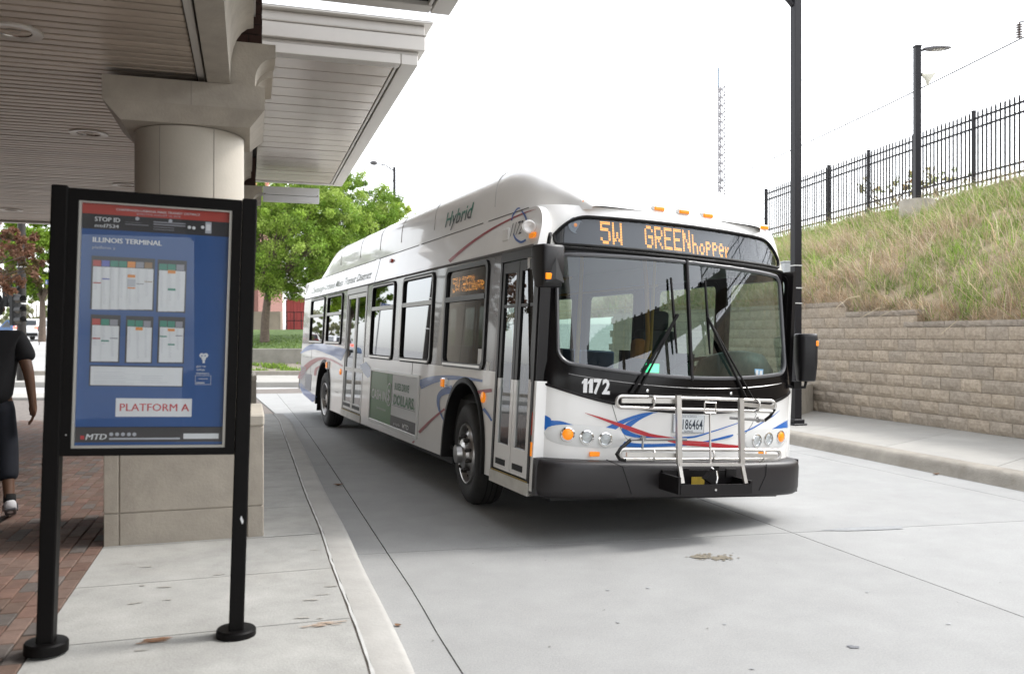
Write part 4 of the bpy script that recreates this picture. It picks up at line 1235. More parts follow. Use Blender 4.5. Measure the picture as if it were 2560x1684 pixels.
swoosh('blue_swoosh', M_blue, [(1040,795,4),(1200,795,8),(1330,785,7),(1450,750,5),(1560,715,4),(1680,675,3)], R8, fm)
swoosh('blue_swoosh', M_blue, [(1715,752,6),(1800,715,5),(1880,668,4),(1960,620,3),(2020,570,1)], R8, fm)
swoosh('blue_swoosh', M_blue, [(1935,736,1),(2000,712,12),(2060,690,24),(2102,680,33)], R8, fm)
swoosh('red_swoosh', M_red, [(430,592,1),(560,635,8),(700,685,14),(840,735,18),(960,772,14),(1080,788,7),(1160,795,2)], R8, fm2)
swoosh('red_swoosh', M_red, [(1105,822,1),(1240,835,18),(1420,848,20),(1580,862,15),(1690,868,11)], R8, fm2)
sm = lambda u, v: (lambda q: (q[0], -1.299, q[1]))(side_px(u, v))
swoosh('blue_swoosh', M_blue2, [(362,822,28),(440,793,22),(540,780,14),(650,786,10),(740,800,7)], R6, sm)
swoosh('blue_swoosh', M_blue2, [(560,848,24),(500,868,18),(474,905,10),(478,970,6),(510,1045,3)], R6, sm)
swoosh('blue_swoosh', M_blue2, [(745,966,9),(775,1004,7),(796,1040,5)], R6, sm)
swoosh('blue_swoosh', M_blue2, [(100,885,3),(150,850,16),(215,833,24),(300,850,34),(380,875,42),(438,900,50)], R5, sm)
swoosh('blue_swoosh', M_blue2, [(588,965,28),(620,1020,34),(650,1062,30)], R5, sm)
swoosh('blue_swoosh', M_blue2, [(98,1120,12),(130,1180,22),(170,1215,25),(212,1248,28)], R5, sm)
swoosh('red_swoosh', M_red2, [(357,1110,8),(430,1036,7),(512,968,6)], R6, sm); swoosh('red_swoosh', M_red2, [(318,1172,6),(330,1160,4)], R6, sm)
swoosh('red_swoosh', M_red2, [(706,868,10),(760,860,11),(796,856,10)], R6, sm)
swoosh('red_swoosh', M_red2, [(92,1085,18),(130,1010,20),(190,955,17),(260,926,12),(340,938,9),(428,985,7)], R5, sm)
swoosh('red_swoosh', M_red2, [(250,985,4),(222,1010,10),(212,1060,8)], R5, sm)
cm = lambda u, v: (lambda q: CV(.003)(q[0], q[1]))(side_px(u, v, -1.26))
m = MB(); ribbon(m, [(1332,915,16),(1480,770,13),(1650,640,10),(1820,540,8),(1960,475,6),(2065,440,1)], R3, cm); BB(m, 'red_swoosh', M_red2)
cm2 = lambda u, v: (lambda q: CV(.0045)(q[0], q[1]))(side_px(u, v, -1.26))
swoosh('blue_swoosh', M_blue2, [(1855,545,4),(1860,490,6),(1890,436,8),(1915,432,6)], R3, cm2); swoosh('blue_swoosh', M_blue2, [(1935,455,6),(1975,500,8),(2000,550,6)], R3, cm2); swoosh('blue_swoosh', M_blue2, [(1895,662,4),(1930,715,8),(1985,742,10),(2025,720,9)], R3, cm2)
# ---- writing on the bus
M_ink = mat('lettering_black', (.02,.02,.02), .4); M_green = mat('lettering_green', (.02,.20,.13), .4); M_wl = mat('lettering_white', (.80,.80,.80), .4)
q0, q1 = front_px(*R8(400,430)), front_px(*R8(632,430))
m = MB(); w_ = q1[1]-q0[1]
for ch, f0, f1 in (('1',.0,.19),('1',.20,.39),('7',.41,.69),('2',.72,1.0)):
    fmx = lambda a, b: (xf(a, b)+.004, a, b)
    if ch == '1':
        ya, yb_ = q0[1]+w_*f0, q0[1]+w_*f1; st_ = yb_-.030
        m.panel([(st_,1.128),(yb_,1.128),(yb_,1.24),(st_+.006,1.24),(ya+.008,1.222),(ya,1.213),(ya,1.194),(st_,1.205)], [], fmx)
    else: put_text(m, ch, fmx, q0[1]+w_*f0, 1.128, .112, w_*(f1-f0), bold=.04)
BB(m, 'fleet_number', M_wl)
sx = side_px(*R3(1872,650), -1.26); ex = side_px(*R3(1972,560), -1.26)
m = MB(); put_text(m, '1172', lambda a, b: CV(.006)(a, b), sx[0], 2.425, .125, ex[0]-sx[0]+.01); BB(m, 'fleet_number', M_ink)
m = MB(); put_text(m, 'Champaign-Urbana Mass Transit District', lambda a, b: CV(.005)(a, b), -9.45, 2.385, .125, 5.2, shear=.15, bold=.005); BB(m, 'operator_name', mat('lettering_olive', (.10,.13,.07), .4))
def hs_map(a, b):
    k = max(0, min(1, (b-2.62)/(interp(HTOP, a)-2.62))); th = math.asin(k**(HN/2))
    p = hump_pt(a, math.pi - th, .004); return p
V_, F_ = text_mesh('Hybrid', 1.0, .012, .3)
x0_ = min(a for a, b in V_); x1_ = max(a for a, b in V_)
m = MB(); k_ = .92/(x1_-x0_)
m = MB(); m.add([hs_map(-1.10+(a-x0_)*k_, 2.76+b*.22) for a, b in V_], F_)
m.m = [0 if sum(V_[q][1] for q in f_)/len(f_) > .3 else 1 for f_ in F_]
BB(m, 'hybrid_lettering', [M_green, M_ink])

# ---- doors
def door(x0, x1, leaves, light, name):
    zb_, zt_ = .40, 2.20
    o = MB(); o.panel([(x0-.02,.285),(x1+.02,.285),(x1+.02,BT_),(x0-.02,BT_)], [[(x0+.02,zb_),(x1-.02,zb_),(x1-.02,zt_),(x0+.02,zt_)][::-1]], SS(.002), SS(-.06))
    d_ = BB(o, name, M_trim if not light else M_galu)
    m = MB(); m.box((x0-.02,-1.305,.285),(x1+.02,-1.24,.385)); BB(m, 'step_edge', mat('step_white', (.55,.53,.48), .5, var=.15, vscale=6), d_)
    m = MB(); m.box((x0,-1.30,.386),(x1,-1.25,.398)); BB(m, 'tread_strip', mat('tread_yellow', (.30,.21,.05), .7), d_)
    w = (x1-x0-.04)/leaves
    for i in range(leaves):
        a, b = x0+.02+w*i+.006, x0+.02+w*(i+1)-.006
        f = .055
        lo = .52
        mid = 1.0 if light else 1.2
        if light:
            m = MB(); m.panel([(a,zb_+.01),(b,zb_+.01),(b,zt_-.01),(a,zt_-.01)], [[(a+f,lo),(b-f,lo),(b-f,1.0),(a+f,1.0)][::-1], [(a+f,1.06),(b-f,1.06),(b-f,2.13),(a+f,2.13)][::-1]], SS(-.006), SS(-.04)); lf = BB(m, 'door_leaf', mat('door_silver', (.46,.455,.44), .35, metal=.4), d_)
        else:
            m = MB()
            for (p, q, r_, s_) in ((a,a+f,1.19,zt_-.01),(b-f,b,1.19,zt_-.01),(a+f,b-f,2.10,zt_-.01)): m.box((p,-1.289,r_),(q,-1.255,s_))
            m.box((a+f,-1.287,1.80),(b-f,-1.26,1.825))
            lf = BB(m, 'door_leaf', M_trim, d_)
            m = MB()
            for (p, q, r_, s_) in ((a,a+f,zb_+.01,1.188),(b-f,b,zb_+.01,1.188),(a+f,b-f,zb_+.01,.63)): m.box((p,-1.289,r_),(q,-1.255,s_))
            BB(m, 'lower_frame', M_bw, lf)
        m = MB(); m.add([SS(-.02)(a+f,lo-.02),SS(-.02)(b-f,lo-.02),SS(-.02)(b-f,2.13),SS(-.02)(a+f,2.13)], [(0,1,2,3)]); BB(m, 'door_pane', glass_mat('door_glass', (.22,.25,.25), .11), lf)
        m = MB(); m.box((a+.05,-1.2935,zb_+.05),(b-.10,-1.28,zb_+.10)); BB(m, 'door_vent', M_rub, lf)
    m = MB()
    for xx in ((x0+x1)/2, x1-.03): m.tube([(xx,-1.20,.6),(xx,-1.20,1.9)], .016, 8)
    BB(m, 'grab_rail', M_galu, d_)
    return d_
door(DOORR[0], DOORR[1], 2, True, 'rear_door')
door(DOORF[0]-.0, DOORF[1]+.02, 2, False, 'front_door')
# corner post between door and front
m = MB(); m.box((1.725,-1.288,.33),(1.79,-1.20,1.2)); BB(m, 'corner_panel', M_bw)
m = MB(); m.box((1.725,-1.286,1.2),(1.77,-1.20,2.288)); BB(m, 'corner_post', M_trim)
m = MB(); m.obox((1.735,-1.291,.86),(.012,0,0),(0,.003,0),(0,0,.09)); BB(m, 'side_reflector', mat('red_reflector', (.5,.06,.03), .3))
m = MB(); m.obox((1.75,-1.291,.66),(.014,0,0),(0,.003,0),(0,0,.055)); BB(m, 'side_reflector', M_amber)
# ---- wheel arches and wheels
for cx_, hw_, top, z0_ in ((-7.41,.63,1.07,.285),(.14,.57,1.10,.315)):
    P = arch_pts(cx_, hw_, top, z0_, 24)
    for sd_ in (-1, 1):
        m = MB(); Lr = []
        for i, (x, z) in enumerate(P):
            cxx = (x-cx_); dd = Vector((x-cx_, (z-z0_)*.9)).normalized()
            Lr.append([(x+dd.x*.055, sd_*1.297, z+dd.y*.055), (x+dd.x*.045, sd_*1.315, z+dd.y*.045), (x+dd.x*.0, sd_*1.318, z), (x-dd.x*.012, sd_*1.29, z-dd.y*.012), (x-dd.x*.012, sd_*.92, z-dd.y*.012)])
        m.grid(Lr); BB(m, 'wheel_arch', M_rub, smooth=60)
        m = MB(); m.add([(x, sd_*.92, z) for x, z in P], [tuple(range(len(P)))]); BB(m, 'arch_liner', M_intd)
def wheel(x, y, out, steer, name):
    r = .49; w = .29
    root = link(name, None, bus, (x, y, r), (0,0,steer))
    ax = (0, out, 0)
    m = MB(); m.lathe([(.285,-w),(.40,-w),(.465,-w+.02),(.487,-w+.06),(.49,-w/2),(.487,-.06),(.465,-.02),(.43,.0),(.38,.004),(.33,-.004),(.29,-.02)], (0,0,0), ax, 56); m.build('tyre', mat('tyre', (.022,.021,.02), .75, bump=.15, bscale=40), root, smooth=40)
    m = MB()
    for k in (-.1,-.15,-.2): m.lathe([(.489,k-.006),(.4915,k-.006),(.4915,k+.006),(.489,k+.006)], (0,0,0), ax, 48)
    m.build('tread_groove', mat('tread_dark', (.008,.008,.008), .9), root)
    m = MB(); m.lathe([(.295,-.06),(.292,-.012),(.283,.004),(.272,.0),(.262,-.03),(.25,-.075),(.21,-.085 if name != 'front_wheel' else -.03),(.15,-.075 if name != 'front_wheel' else .0),(.14,-.06 if name != 'front_wheel' else .03),(.09,-.055 if name != 'front_wheel' else .05),(.085,-.03 if name != 'front_wheel' else .10),(.0,-.02 if name != 'front_wheel' else .11)], (0,0,0), ax, 48); m.build('rim', mat('wheel_alu', (.42,.41,.40), .28, metal=.95), root, smooth=35)
    fr = name == 'front_wheel'
    hole = MB(); nut = MB()
    for k in range(10):
        a_ = 2*math.pi*k/10
        hole.lathe([(0,.002),(.026,.002)], (math.cos(a_)*.228, out*(-.062 if not fr else -.045), math.sin(a_)*.228), ax, 12)
        b_ = a_ + .31
        nut.lathe([(.017,-.02),(.017,.03),(.012,.045),(0,.046)], (math.cos(b_)*.167, out*(-.075 if not fr else .0), math.sin(b_)*.167), ax, 8)
    hole.build('hand_hole', mat('hole_dark', (.01,.01,.01), .9), root); nut.build('wheel_nut', mat('nut_dark', (.06,.055,.05), .35, metal=.8), root, smooth=40)
    return root
for sd_ in (-1, 1):
    wheel(.14, sd_*1.235, sd_, R(-5), 'front_wheel'); wheel(-7.41, sd_*1.235, sd_, 0, 'rear_wheel')
# mud flap, underbody with low boxes added to darken the road beneath
m = MB(); m.box((-8.12,-1.27,.16),(-8.09,-.95,.42)); BB(m, 'mud_flap', M_rub)
m = MB(); m.box((-9.9,-1.2,.33),(1.7,1.2,.40)); m.box((-6.5,-1.1,.20),(-.7,1.1,.34)); m.box((.85,-1.1,.25),(1.75,1.15,.34)); m.box((-9.9,-1.0,.36),(-8.2,1.0,.42)); m.box((-.05,-1.0,.38),(.3,1.0,.52)); BB(m, 'chassis_and_shade_boxes', M_intd)
# ---- bumper
def xb(y, hw_=1.29): return 2.10 - .06*y*y - .2*(1 - math.sqrt(max(0, 1-min(1, abs(y)/hw_)**10)))
m = MB(); rows = []
for z, o_ in ((.30,-.16),(.305,-.05),(.325,-.015),(.37,.0),(.54,.0),(.572,-.008),(.592,-.03),(.600,-.07),(.602,-.2)):
    rows.append([(xb(y*1.29)+o_*(1-.3*abs(y)), y*(1.29+o_*.35), z) for y in [math.sin(math.pi/2*(i/30*2-1)) for i in range(61) if i <= 30]] )
m.grid(rows)
for sd_ in (-1, 1): m.box((1.66, min(sd_*1.20, sd_*1.285), .31), (1.86, max(sd_*1.20, sd_*1.285), .598))
bumper = BB(m, 'front_bumper', M_bump, smooth=40)
m = MB()
for pts in (((615,975),(740,1030),(810,1250)),((1920,1010),(1915,1100),(1855,1225))):
    m.tube([(lambda q: (xb(q[0])+.001, q[0], q[1]))(plane_px(*R8(*p), 2.08)) for p in pts], .0035, 5)
BB(m, 'bumper_seam', mat('seam_black', (.006,.006,.006), .9), bumper)
# ---- head lamps
def head_lamp(px, r, m_lens, name, glow=None):
    c = Vector(front_px(*R8(*px), .006)); n_ = Vector((1, .24*c.y, .02)).normalized()
    mm = MB(); mm.lathe([(r+.014,-.004),(r+.012,.008),(r,.012),(r-.004,.002)], c, n_, 32); hl = BB(mm, name, M_chrome, smooth=40)
    mm = MB(); mm.lathe([(0,-.012),(r*.5,-.006),(r*.85,.0),(r,.004)], c, n_, 32); BB(mm, 'reflector_bowl', M_chrome if m_lens is not M_amber else M_amber, hl, smooth=60)
    mm = MB(); mm.lathe([(0,.022),(r*.5,.019),(r*.85,.012),(r,.004)], c, n_, 32); BB(mm, 'lens', m_lens, hl, smooth=60)
M_lens = glass_mat('lamp_lens', (.85,.87,.88), .10)
M_lit = mat('lit_lens', (.8,.75,.7), .3, emit=(1,.93,.85), estr=.5)
for L_ in (((290,765),(445,790),(597,808)), ((2022,786),(1925,803),(1830,818))):
    # moulded pod round the three lamps
    q = [front_px(*R8(*p)) for p in L_]
    ylo, yhi = min(p[1] for p in q)-.17, max(p[1] for p in q)+.17
    sgn = 1 if q[0][1] > q[2][1] else -1
    c0 = q[0][1]
    zc = lambda y: .792 - .04*(1-abs(y)/1.1)
    G_ = []
    for f_ in (-1,-.85,0,.85,1):
        r_ = []
        for i in range(25):
            y = ylo+(yhi-ylo)*i/24; k = abs((y-(ylo+yhi)/2)/((yhi-ylo)/2))
            hh_ = .085*max(0,1-k**4)**.5 + .001
            yy = max(-1.27, min(1.27, y))
            z = zc(yy)+hh_*f_
            r_.append((xf(yy, z)+(.003 if abs(f_) == 1 else .006), yy, z))
        G_.append(r_)
    mm = MB(); mm.grid(G_); BB(mm, 'lamp_pod', mat('pod_white', (.70,.70,.685), .3, coat=.4), smooth=50)
    head_lamp(L_[0], .046, M_amber, 'turn_signal'); head_lamp(L_[1], .046, M_lens, 'head_lamp'); head_lamp(L_[2], .046, M_lens, 'head_lamp')
for x, y in ((515,927),(1872,915)):
    c = front_px(*R8(x, y), .004); mm = MB(); mm.obox(c, (.004,0,0), (0,.05,0), (0,0,.019)); BB(mm, 'reflector', M_amber, bevel=.003)
# number plate
c = front_px(*R8(1278,680), .012)
mm = MB(); mm.obox(c, (.003,0,0), (0,.152,0), (0,0,.077)); plate = BB(mm, 'number_plate', mat('plate_white', (.68,.71,.73), .4), bevel=.002)
pc_ = c; pm = lambda a, b: (pc_[0]+.0042, pc_[1]+a, pc_[2]+b)
mm = MB(); put_text(mm, '186464', pm, -.062, -.045, .082, .195, bold=.01); put_text(mm, 'LAND OF LINCOLN', pm, -.07, .052, .013, .14); put_text(mm, 'ILLINOIS', pm, -.04, -.068, .014, .08, bold=.01)
for a_, b_ in ((-.147,.073),): 
    mm.panel([(-.148,-.073),(.148,-.073),(.148,.073),(-.148,.073)], [[(-.145,-.07),(.145,-.07),(.145,.07),(-.145,.07)][::-1]], pm)
BB(mm, 'plate_lettering', mat('plate_ink', (.02,.03,.05), .5), plate)
# access lid seams on the front, tow lamps, bolts
mm = MB(); fs = lambda x, y: front_px(*R8(x, y), .001)
for pl in (((650,520),(690,650),(760,790),(800,830)), ((410,712),(700,760),(1180,778),(1700,765)), ((1795,560),(1830,600),(1790,690),(1740,760))): mm.tube([fs(*p) for p in pl], .0025, 4)
BB(mm, 'front_seam', M_seam)
for x, y in ((938,412),(1620,434),(683,528)):
    c = front_px(*R8(x, y), .004); mm = MB(); mm.lathe([(.014,-.004),(.013,.006),(.006,.01),(0,.01)], c, (1,0,0), 12); BB(mm, 'bolt', M_chrome, smooth=40)
# ---- wipers
def wiper(base, elbow, tip, low):
    f2 = lambda p, o_: front_px(*p, o_)
    mm = MB(); 
    a0 = f2(R8(*base), .03); e0 = f2(R7(*elbow), .05)
    mm.tube([a0, e0], .012, 6); a1 = f2(R8(base[0]+55, base[1]+5), .03); mm.tube([a1, e0], .009, 6)
    w_ = BB(mm, 'wiper', M_rub)
    mm = MB(); p0, p1 = f2(R7(*tip), .025), f2(R7(*low), .025)
    mid = f2(R7((tip[0]+low[0])/2, (tip[1]+low[1])/2), .03)
    mm.tube([p0, mid, p1], [.010,.015,.008], 6); mm.tube([f2(R7(*elbow), .05), mid], .010, 6); BB(mm, 'wiper_blade', M_rub, w_)
wiper((805,430), (1190,1130), (1132,828), (1180,1445)); wiper((1745,470), (1430,1145), (1410,850), (1450,1450))
# stickers on the windscreen
c = front_px(*R8(1848,268), -.001); mm = MB(); mm.obox(c, (.0015,0,0), (0,.045,0), (0,0,.035)); stk = BB(mm, 'inspection_sticker', mat('sticker_blue', (.22,.42,.62), .5))
mm = MB(); mm.obox((c[0]+.002,c[1]+.022,c[2]), (.001,0,0), (0,.014,0), (0,0,.022)); mm.obox((c[0]+.002,c[1]-.02,c[2]), (.001,0,0), (0,.013,0), (0,0,.026)); BB(mm, 'sticker_print', mat('sticker_white', (.7,.7,.68), .5), stk)
# ---- mirrors
def mirror(uv, d, w_, h_, dep, yaw_, nm, amber_uv):
    wp = at(*uv, d); c = Vector(to_bus(wp))
    mm = MB()
    sec = [(-1,-.86,.55),(-.92,-1,.7),(-.2,-1,1),(.85,-.92,1),(1,-.78,.85)]
    G_ = []
    for f_, k, dd in sec:
        xw = w_/2*(1 if f_ > -.5 else .9); 
        G_.append([(-dep/2*dd, -xw, f_*h_/2), (dep/2*dd*.8, -xw*.9, f_*h_/2), (dep/2*dd, -xw*.6, f_*h_/2), (dep/2*dd, xw*.6, f_*h_/2), (dep/2*dd*.8, xw*.9, f_*h_/2), (-dep/2*dd, xw, f_*h_/2)])
    mm.grid(G_, close=True); mm.add(G_[0], [tuple(range(6))]); mm.add(G_[-1], [tuple(range(6))])
    rot = Matrix.Rotation(yaw_, 3, 'Z')
    mm.v = [tuple(rot @ Vector(p) + c) for p in mm.v]
    root = BB(mm, nm, mat('mirror_shell', (.014,.013,.014), .4, spec=.35), rolled=False, bevel=.012, bseg=2, smooth=50)
    q = Vector(to_bus(at(*amber_uv, d - .09)))
    mm = MB(); mm.obox(q, rot @ Vector((.006,0,0)), rot @ Vector((0,.045,0)), (0,0,.024)); BB(mm, 'mirror_signal', M_amber, root, rolled=False, bevel=.004)
    return root, c
ml, c = mirror((1373,665), 6.50, .225, .325, .16, R(12), 'mirror', (1376,690))
mm = MB(); q = Vector(to_bus(at(1374,612,6.5)))
mm.tube([c+Vector((-.02,0,.15)), q+Vector((0,0,.06)), q+Vector((-.05,.03,.09)), q+Vector((-.16,.07,.06)), q+Vector((-.25,.10,-.02))], .016, 8); BB(mm, 'mirror_arm', M_rub, ml, rolled=False, smooth=60)
mm = MB(); mm.add([tuple(c+Vector(p)) for p in ((.083,-.07,-.13),(.083,.09,-.13),(.086,.02,.06),(.098,.01,-.10))], [(0,1,3),(1,2,3),(2,0,3)]); BB(mm, 'mirror_facet', mat('mirror_facet', (.02,.02,.02), .5), ml, rolled=False)
mr_, c = mirror((2016,893), 7.72, .17, .43, .20, R(-22), 'mirror', (2034,858))
mm = MB(); mm.tube([c+Vector((.0,0,-.2)), c+Vector((0,-.02,-.27)), c+Vector((-.02,-.12,-.27)), c+Vector((-.08,-.26,-.24))], .014, 8); mm.obox(c+Vector((-.02,-.1,-.245)), (.02,0,0),(0,.04,0),(0,0,.03)); BB(mm, 'mirror_arm', M_rub, mr_, rolled=False, smooth=60)

# ---- bike rack
def rp(x, y, X=2.2): a, b = plane_px(*R8(x, y), X); return (X, a, b)
rk = link('bike_rack', None, bus)
# two uprights
for xa, ya, xb_, yb_ in ((1192,450,1200,1010),(1702,472,1710,1010)):
    mm = MB(); mm.bar(rp(xa,ya,2.28), rp(xb_,yb_,2.33), .042, .03, up=(1,0,0)); BB(mm, 'upright', M_steel, rk)
for xa, xb_ in ((1200,1226),(1710,1742)):
    mm = MB(); mm.bar(rp(xa,1005,2.33), rp(xb_,1165,2.36), .03, .02, up=(1,0,0)); BB(mm, 'upright_foot', M_steel, rk)
def loop(xl, xr, yu0, yu1, yl0, yl1, X, r_=.0135):
    mm = MB(); lft = []; h0 = (yl0-yu0)/2; h1 = (yl1-yu1)/2
    for q in range(90, 271, 22): lft.append(rp(xl+h0*.9+h0*.9*math.cos(R(q)), (yu0+yl0)/2-h0*math.sin(R(q)), X))
    rgt = []
    for q in range(-90, 91, 22): rgt.append(rp(xr-h1*.9+h1*.9*math.cos(R(q)), (yu1+yl1)/2-h1*math.sin(R(q)), X))
    mm.tube(lft + rgt, r_, 8, closed=True)
    return mm
BB(loop(690,1982,455,492,548,582,2.16), 'wheel_tray', M_steel, rk, smooth=60); BB(loop(715,2020,888,895,970,968,2.22), 'wheel_tray', M_steel, rk, smooth=60)
for p_, q_, w_, h_ in ((rp(730,492,2.19), rp(1200,497,2.24), .034, .02), (rp(1710,522,2.24), rp(1965,545,2.19), .034, .02), (rp(770,930,2.25), rp(1200,937,2.29), .034, .02), (rp(1712,938,2.29), rp(1995,945,2.25), .034, .02), (rp(1200,1012,2.34), rp(1712,1012,2.34), .022, .022)):
    mm = MB(); mm.bar(p_, q_, w_, h_, up=(1,0,0)); BB(mm, 'cross_bar', M_steel, rk)
mm = MB()
for x0_, y0_ in ((985,455),(1840,485),(985,890),(1470,895),(1880,895)):
    mm.tube([rp(x0_-25,y0_-2,2.17), rp(x0_+10,y0_+8,2.23), rp(x0_+18,y0_+45,2.25), rp(x0_+5,y0_+85,2.23), rp(x0_-25,y0_+95,2.17)], .009, 6)
BB(mm, 'wheel_hoop', M_steel, rk, smooth=60)
mm = MB()
for a_, b_ in (((1410,505),(1500,510)),((1410,590),(1500,592)),((1408,505),(1404,590)),((1498,510),(1498,592))): mm.tube([rp(*a_,2.2), rp(*b_,2.2)], .006, 6)
mm.tube([rp(1450,595,2.22), rp(1454,1000,2.32)], .009, 6); BB(mm, 'latch_rod', M_steel, rk, smooth=60)
mm = MB(); mm.tube([rp(800,808,2.14), rp(1160,808,2.2), rp(1262,808,2.24)], .012, 8); mm.tube([rp(905,800,2.2), rp(900,885,2.23)], .010, 6); mm.lathe([(.022,-.012),(.022,.012)], rp(905,800,2.19), (1,0,0), 16, closed=True); mm.tube([rp(1610,632,2.2), rp(1700,640,2.25)], .011, 8); mm.tube([rp(1720,640,2.24), rp(1890,655,2.14)], .012, 8); mm.lathe([(.024,-.006),(.024,.006)], rp(1842,648,2.16), (0,1,0), 16, closed=True); BB(mm, 'support_arm', M_galu, rk, smooth=60)
mm = MB(); mm.tube([rp(800,815,2.17), rp(720,885,2.22), rp(690,930,2.24), rp(715,970,2.24), rp(760,978,2.24)], .014, 8); mm.tube([rp(1978,560,2.17), rp(1940,620,2.15), rp(1895,655,2.14)], .013, 8); BB(mm, 'hook_grip', M_rub, rk, smooth=60)
# base tray bolted to the bumper
ya_, za_ = plane_px(*R8(1185,1250), 2.33); yb2, zb2 = plane_px(*R8(1750,1240), 2.33)
mm = MB(); mm.box((2.36, yb2, za_+.0), (2.375, ya_, za_+.075)); mm.box((2.08, yb2, za_-.004), (2.372, ya_, za_+.004)); mm.box((2.10, yb2+.01, za_+.01), (2.125, ya_-.01, za_+.15)); mm.box((2.1, ya_-.02, za_), (2.37, ya_, za_+.13)); mm.box((2.1, yb2, za_), (2.37, yb2+.02, za_+.10)); BB(mm, 'rack_base', M_trim, rk)
for x in (1232,1620):
    cc = rp(x,1080,2.13); mm = MB(); mm.obox(cc, (.008,0,0),(0,.05,0),(0,0,.035)); BB(mm, 'mount_plate', M_trim, rk)
mm = MB(); cc = rp(1352,1145,2.135); mm.obox(cc, (.002,0,0),(0,.062,0),(0,0,.032)); BB(mm, 'warning_label', mat('label_yellow', (.62,.44,.06), .6, var=.1, vscale=30), rk)
mm = MB(); mm.tube([rp(1460,1035,2.3), rp(1500,1065,2.31), rp(1510,1120,2.31), rp(1500,1165,2.32)], [.006,.012,.014,.01], 8); BB(mm, 'latch_handle', M_chrome, rk, smooth=60)
mm = MB(); cc = rp(1440,1100,2.27); mm.add([tuple(Vector(cc)+Vector(p)) for p in ((0,.06,.09),(0,-.07,-.02),(0,.05,-.09),(.05,.06,.09),(.05,-.07,-.02),(.05,.05,-.09))], [(0,1,2),(3,5,4),(0,3,4,1),(1,4,5,2),(2,5,3,0)]); BB(mm, 'latch_block', M_rub, rk)
mm = MB(); mm.lathe([(.012,0),(.010,.008),(0,.009)], (2.376, (ya_+yb2)/2-.01, za_+.035), (1,0,0), 10); mm.lathe([(.014,0),(.012,.01),(0,.011)], (2.2, ya_+.004, za_+.1), (0,1,0), 10); BB(mm, 'bolt', M_chrome, rk, smooth=40)

# ---- things on the side
a0 = side_px(*R5(655,1010)); a1 = side_px(*R5(1025,1550))
AX0, AX1, AZ0, AZ1 = -3.77, -1.39, .385, 1.10
mm = MB(); mm.panel([(AX0,AZ0),(AX1,AZ0),(AX1,AZ1),(AX0,AZ1)], [[(AX0+.035,AZ0+.035),(AX1-.035,AZ0+.035),(AX1-.035,AZ1-.035),(AX0+.035,AZ1-.035)][::-1]], SS(.022), SS(.001)); ad = BB(mm, 'advert_panel', mat('ad_frame', (.66,.66,.64), .35, metal=.3), bevel=.003)
ad_i = [mat('ad_'+n, c_, .45) for n, c_ in (('white',(.66,.67,.66)),('green',(.10,.235,.085)),('pale',(.22,.35,.20)),('dark',(.07,.065,.065)),('lettergreen',(.06,.19,.09)))]
mm = MB()
def ar(x0, z0, x1, z1, mi, l): mm.add([SS(.006+.0015*l)(x0,z0),SS(.006+.0015*l)(x1,z0),SS(.006+.0015*l)(x1,z1),SS(.006+.0015*l)(x0,z1)], [(0,1,2,3)], mi)
AM = -2.60
ar(AX0+.03,AZ0+.03,AX1-.03,AZ1-.03,0,0); ar(AX0+.035,AZ0+.035,AM,AZ1-.035,1,1); ar(AX0+.035,AZ0+.33,AM-.25,AZ1-.035,2,2); ar(AM,AZ0+.035,AX1-.035,AZ0+.17,3,1); ar(AM+.05,AZ0+.295,AX1-.12,AZ0+.30,3,2)
def at_(s, x, z, h, w, mi, l=3, b=.02): put_text(mm, s, lambda p, q: SS(.006+.0015*l)(p, q), x, z, h, w, b, 0, mi)
at_('CASH IN.', AX0+.1, .70, .13, .86, 0); at_('Advertise on the bus', AX0+.42, .575, .035, .5, 0, b=0); at_('BUSES DRIVE', AM+.13, .88, .085, .66, 4); at_('DOLLARS.', AM+.11, .70, .125, .95, 4, b=.03); at_('go to go far.', AM+.16, .45, .035, .32, 0, b=0); at_('MTD', AM+.58, .445, .055, .28, 0)
mm.add([SS(.012)(AM-.12+.13*math.cos(i*.2618), .80+.15*math.sin(i*.2618)) for i in range(24)], [tuple(range(24))], 0); mm.add([SS(.0135)(AM-.12+.11*math.cos(i*.2618), .80+.13*math.sin(i*.2618)) for i in range(24)], [tuple(range(24))], 1); at_('$', AM-.18, .72, .15, .12, 0, 7)
BB(mm, 'advert_print', ad_i, ad)
c = side_px(*R6(524,812))
mm = MB(); mm.box((c[0]-.06,-1.34,c[1]-.05),(c[0]+.06,-1.296,c[1]+.05)); tl = BB(mm, 'side_lamp', M_chrome, bevel=.006)
mm = MB(); mm.box((c[0]-.05,-1.352,c[1]-.04),(c[0]+.03,-1.341,c[1]+.04)); BB(mm, 'lens', M_amber, tl, bevel=.004)
c = side_px(*R5(318,978)); mm = MB(); mm.box((c[0]-.07,-1.33,c[1]-.07),(c[0]+.07,-1.296,c[1]+.07)); tl = BB(mm, 'side_lamp', M_chrome, bevel=.006); mm = MB(); mm.box((c[0]-.05,-1.34,c[1]-.05),(c[0]+.05,-1.331,c[1]+.05)); BB(mm, 'lens', M_amber, tl)
for cr_, x, y in ((R6,745,898),(R5,413,1030)):
    c = side_px(*cr_(x, y)); mm = MB(); mm.lathe([(.05,0),(.05,.012),(.03,.02),(0,.021)], (c[0],-1.296,c[1]), (0,-1,0), 16); BB(mm, 'turn_lamp', M_amber, smooth=40)
c = side_px(*R3(2040,620), -1.26)
mm = MB(); p0 = Vector(CV(.0)(c[0], c[1])); mm.lathe([(.0,-.13),(.02,-.12),(.04,-.08),(.055,-.02),(.06,.02),(.056,.04),(.045,.045),(.0,.02)], p0+Vector((.07,-.04,0)), (1,-.35,0), 24); BB(mm, 'speaker_cone', M_bw, smooth=50)
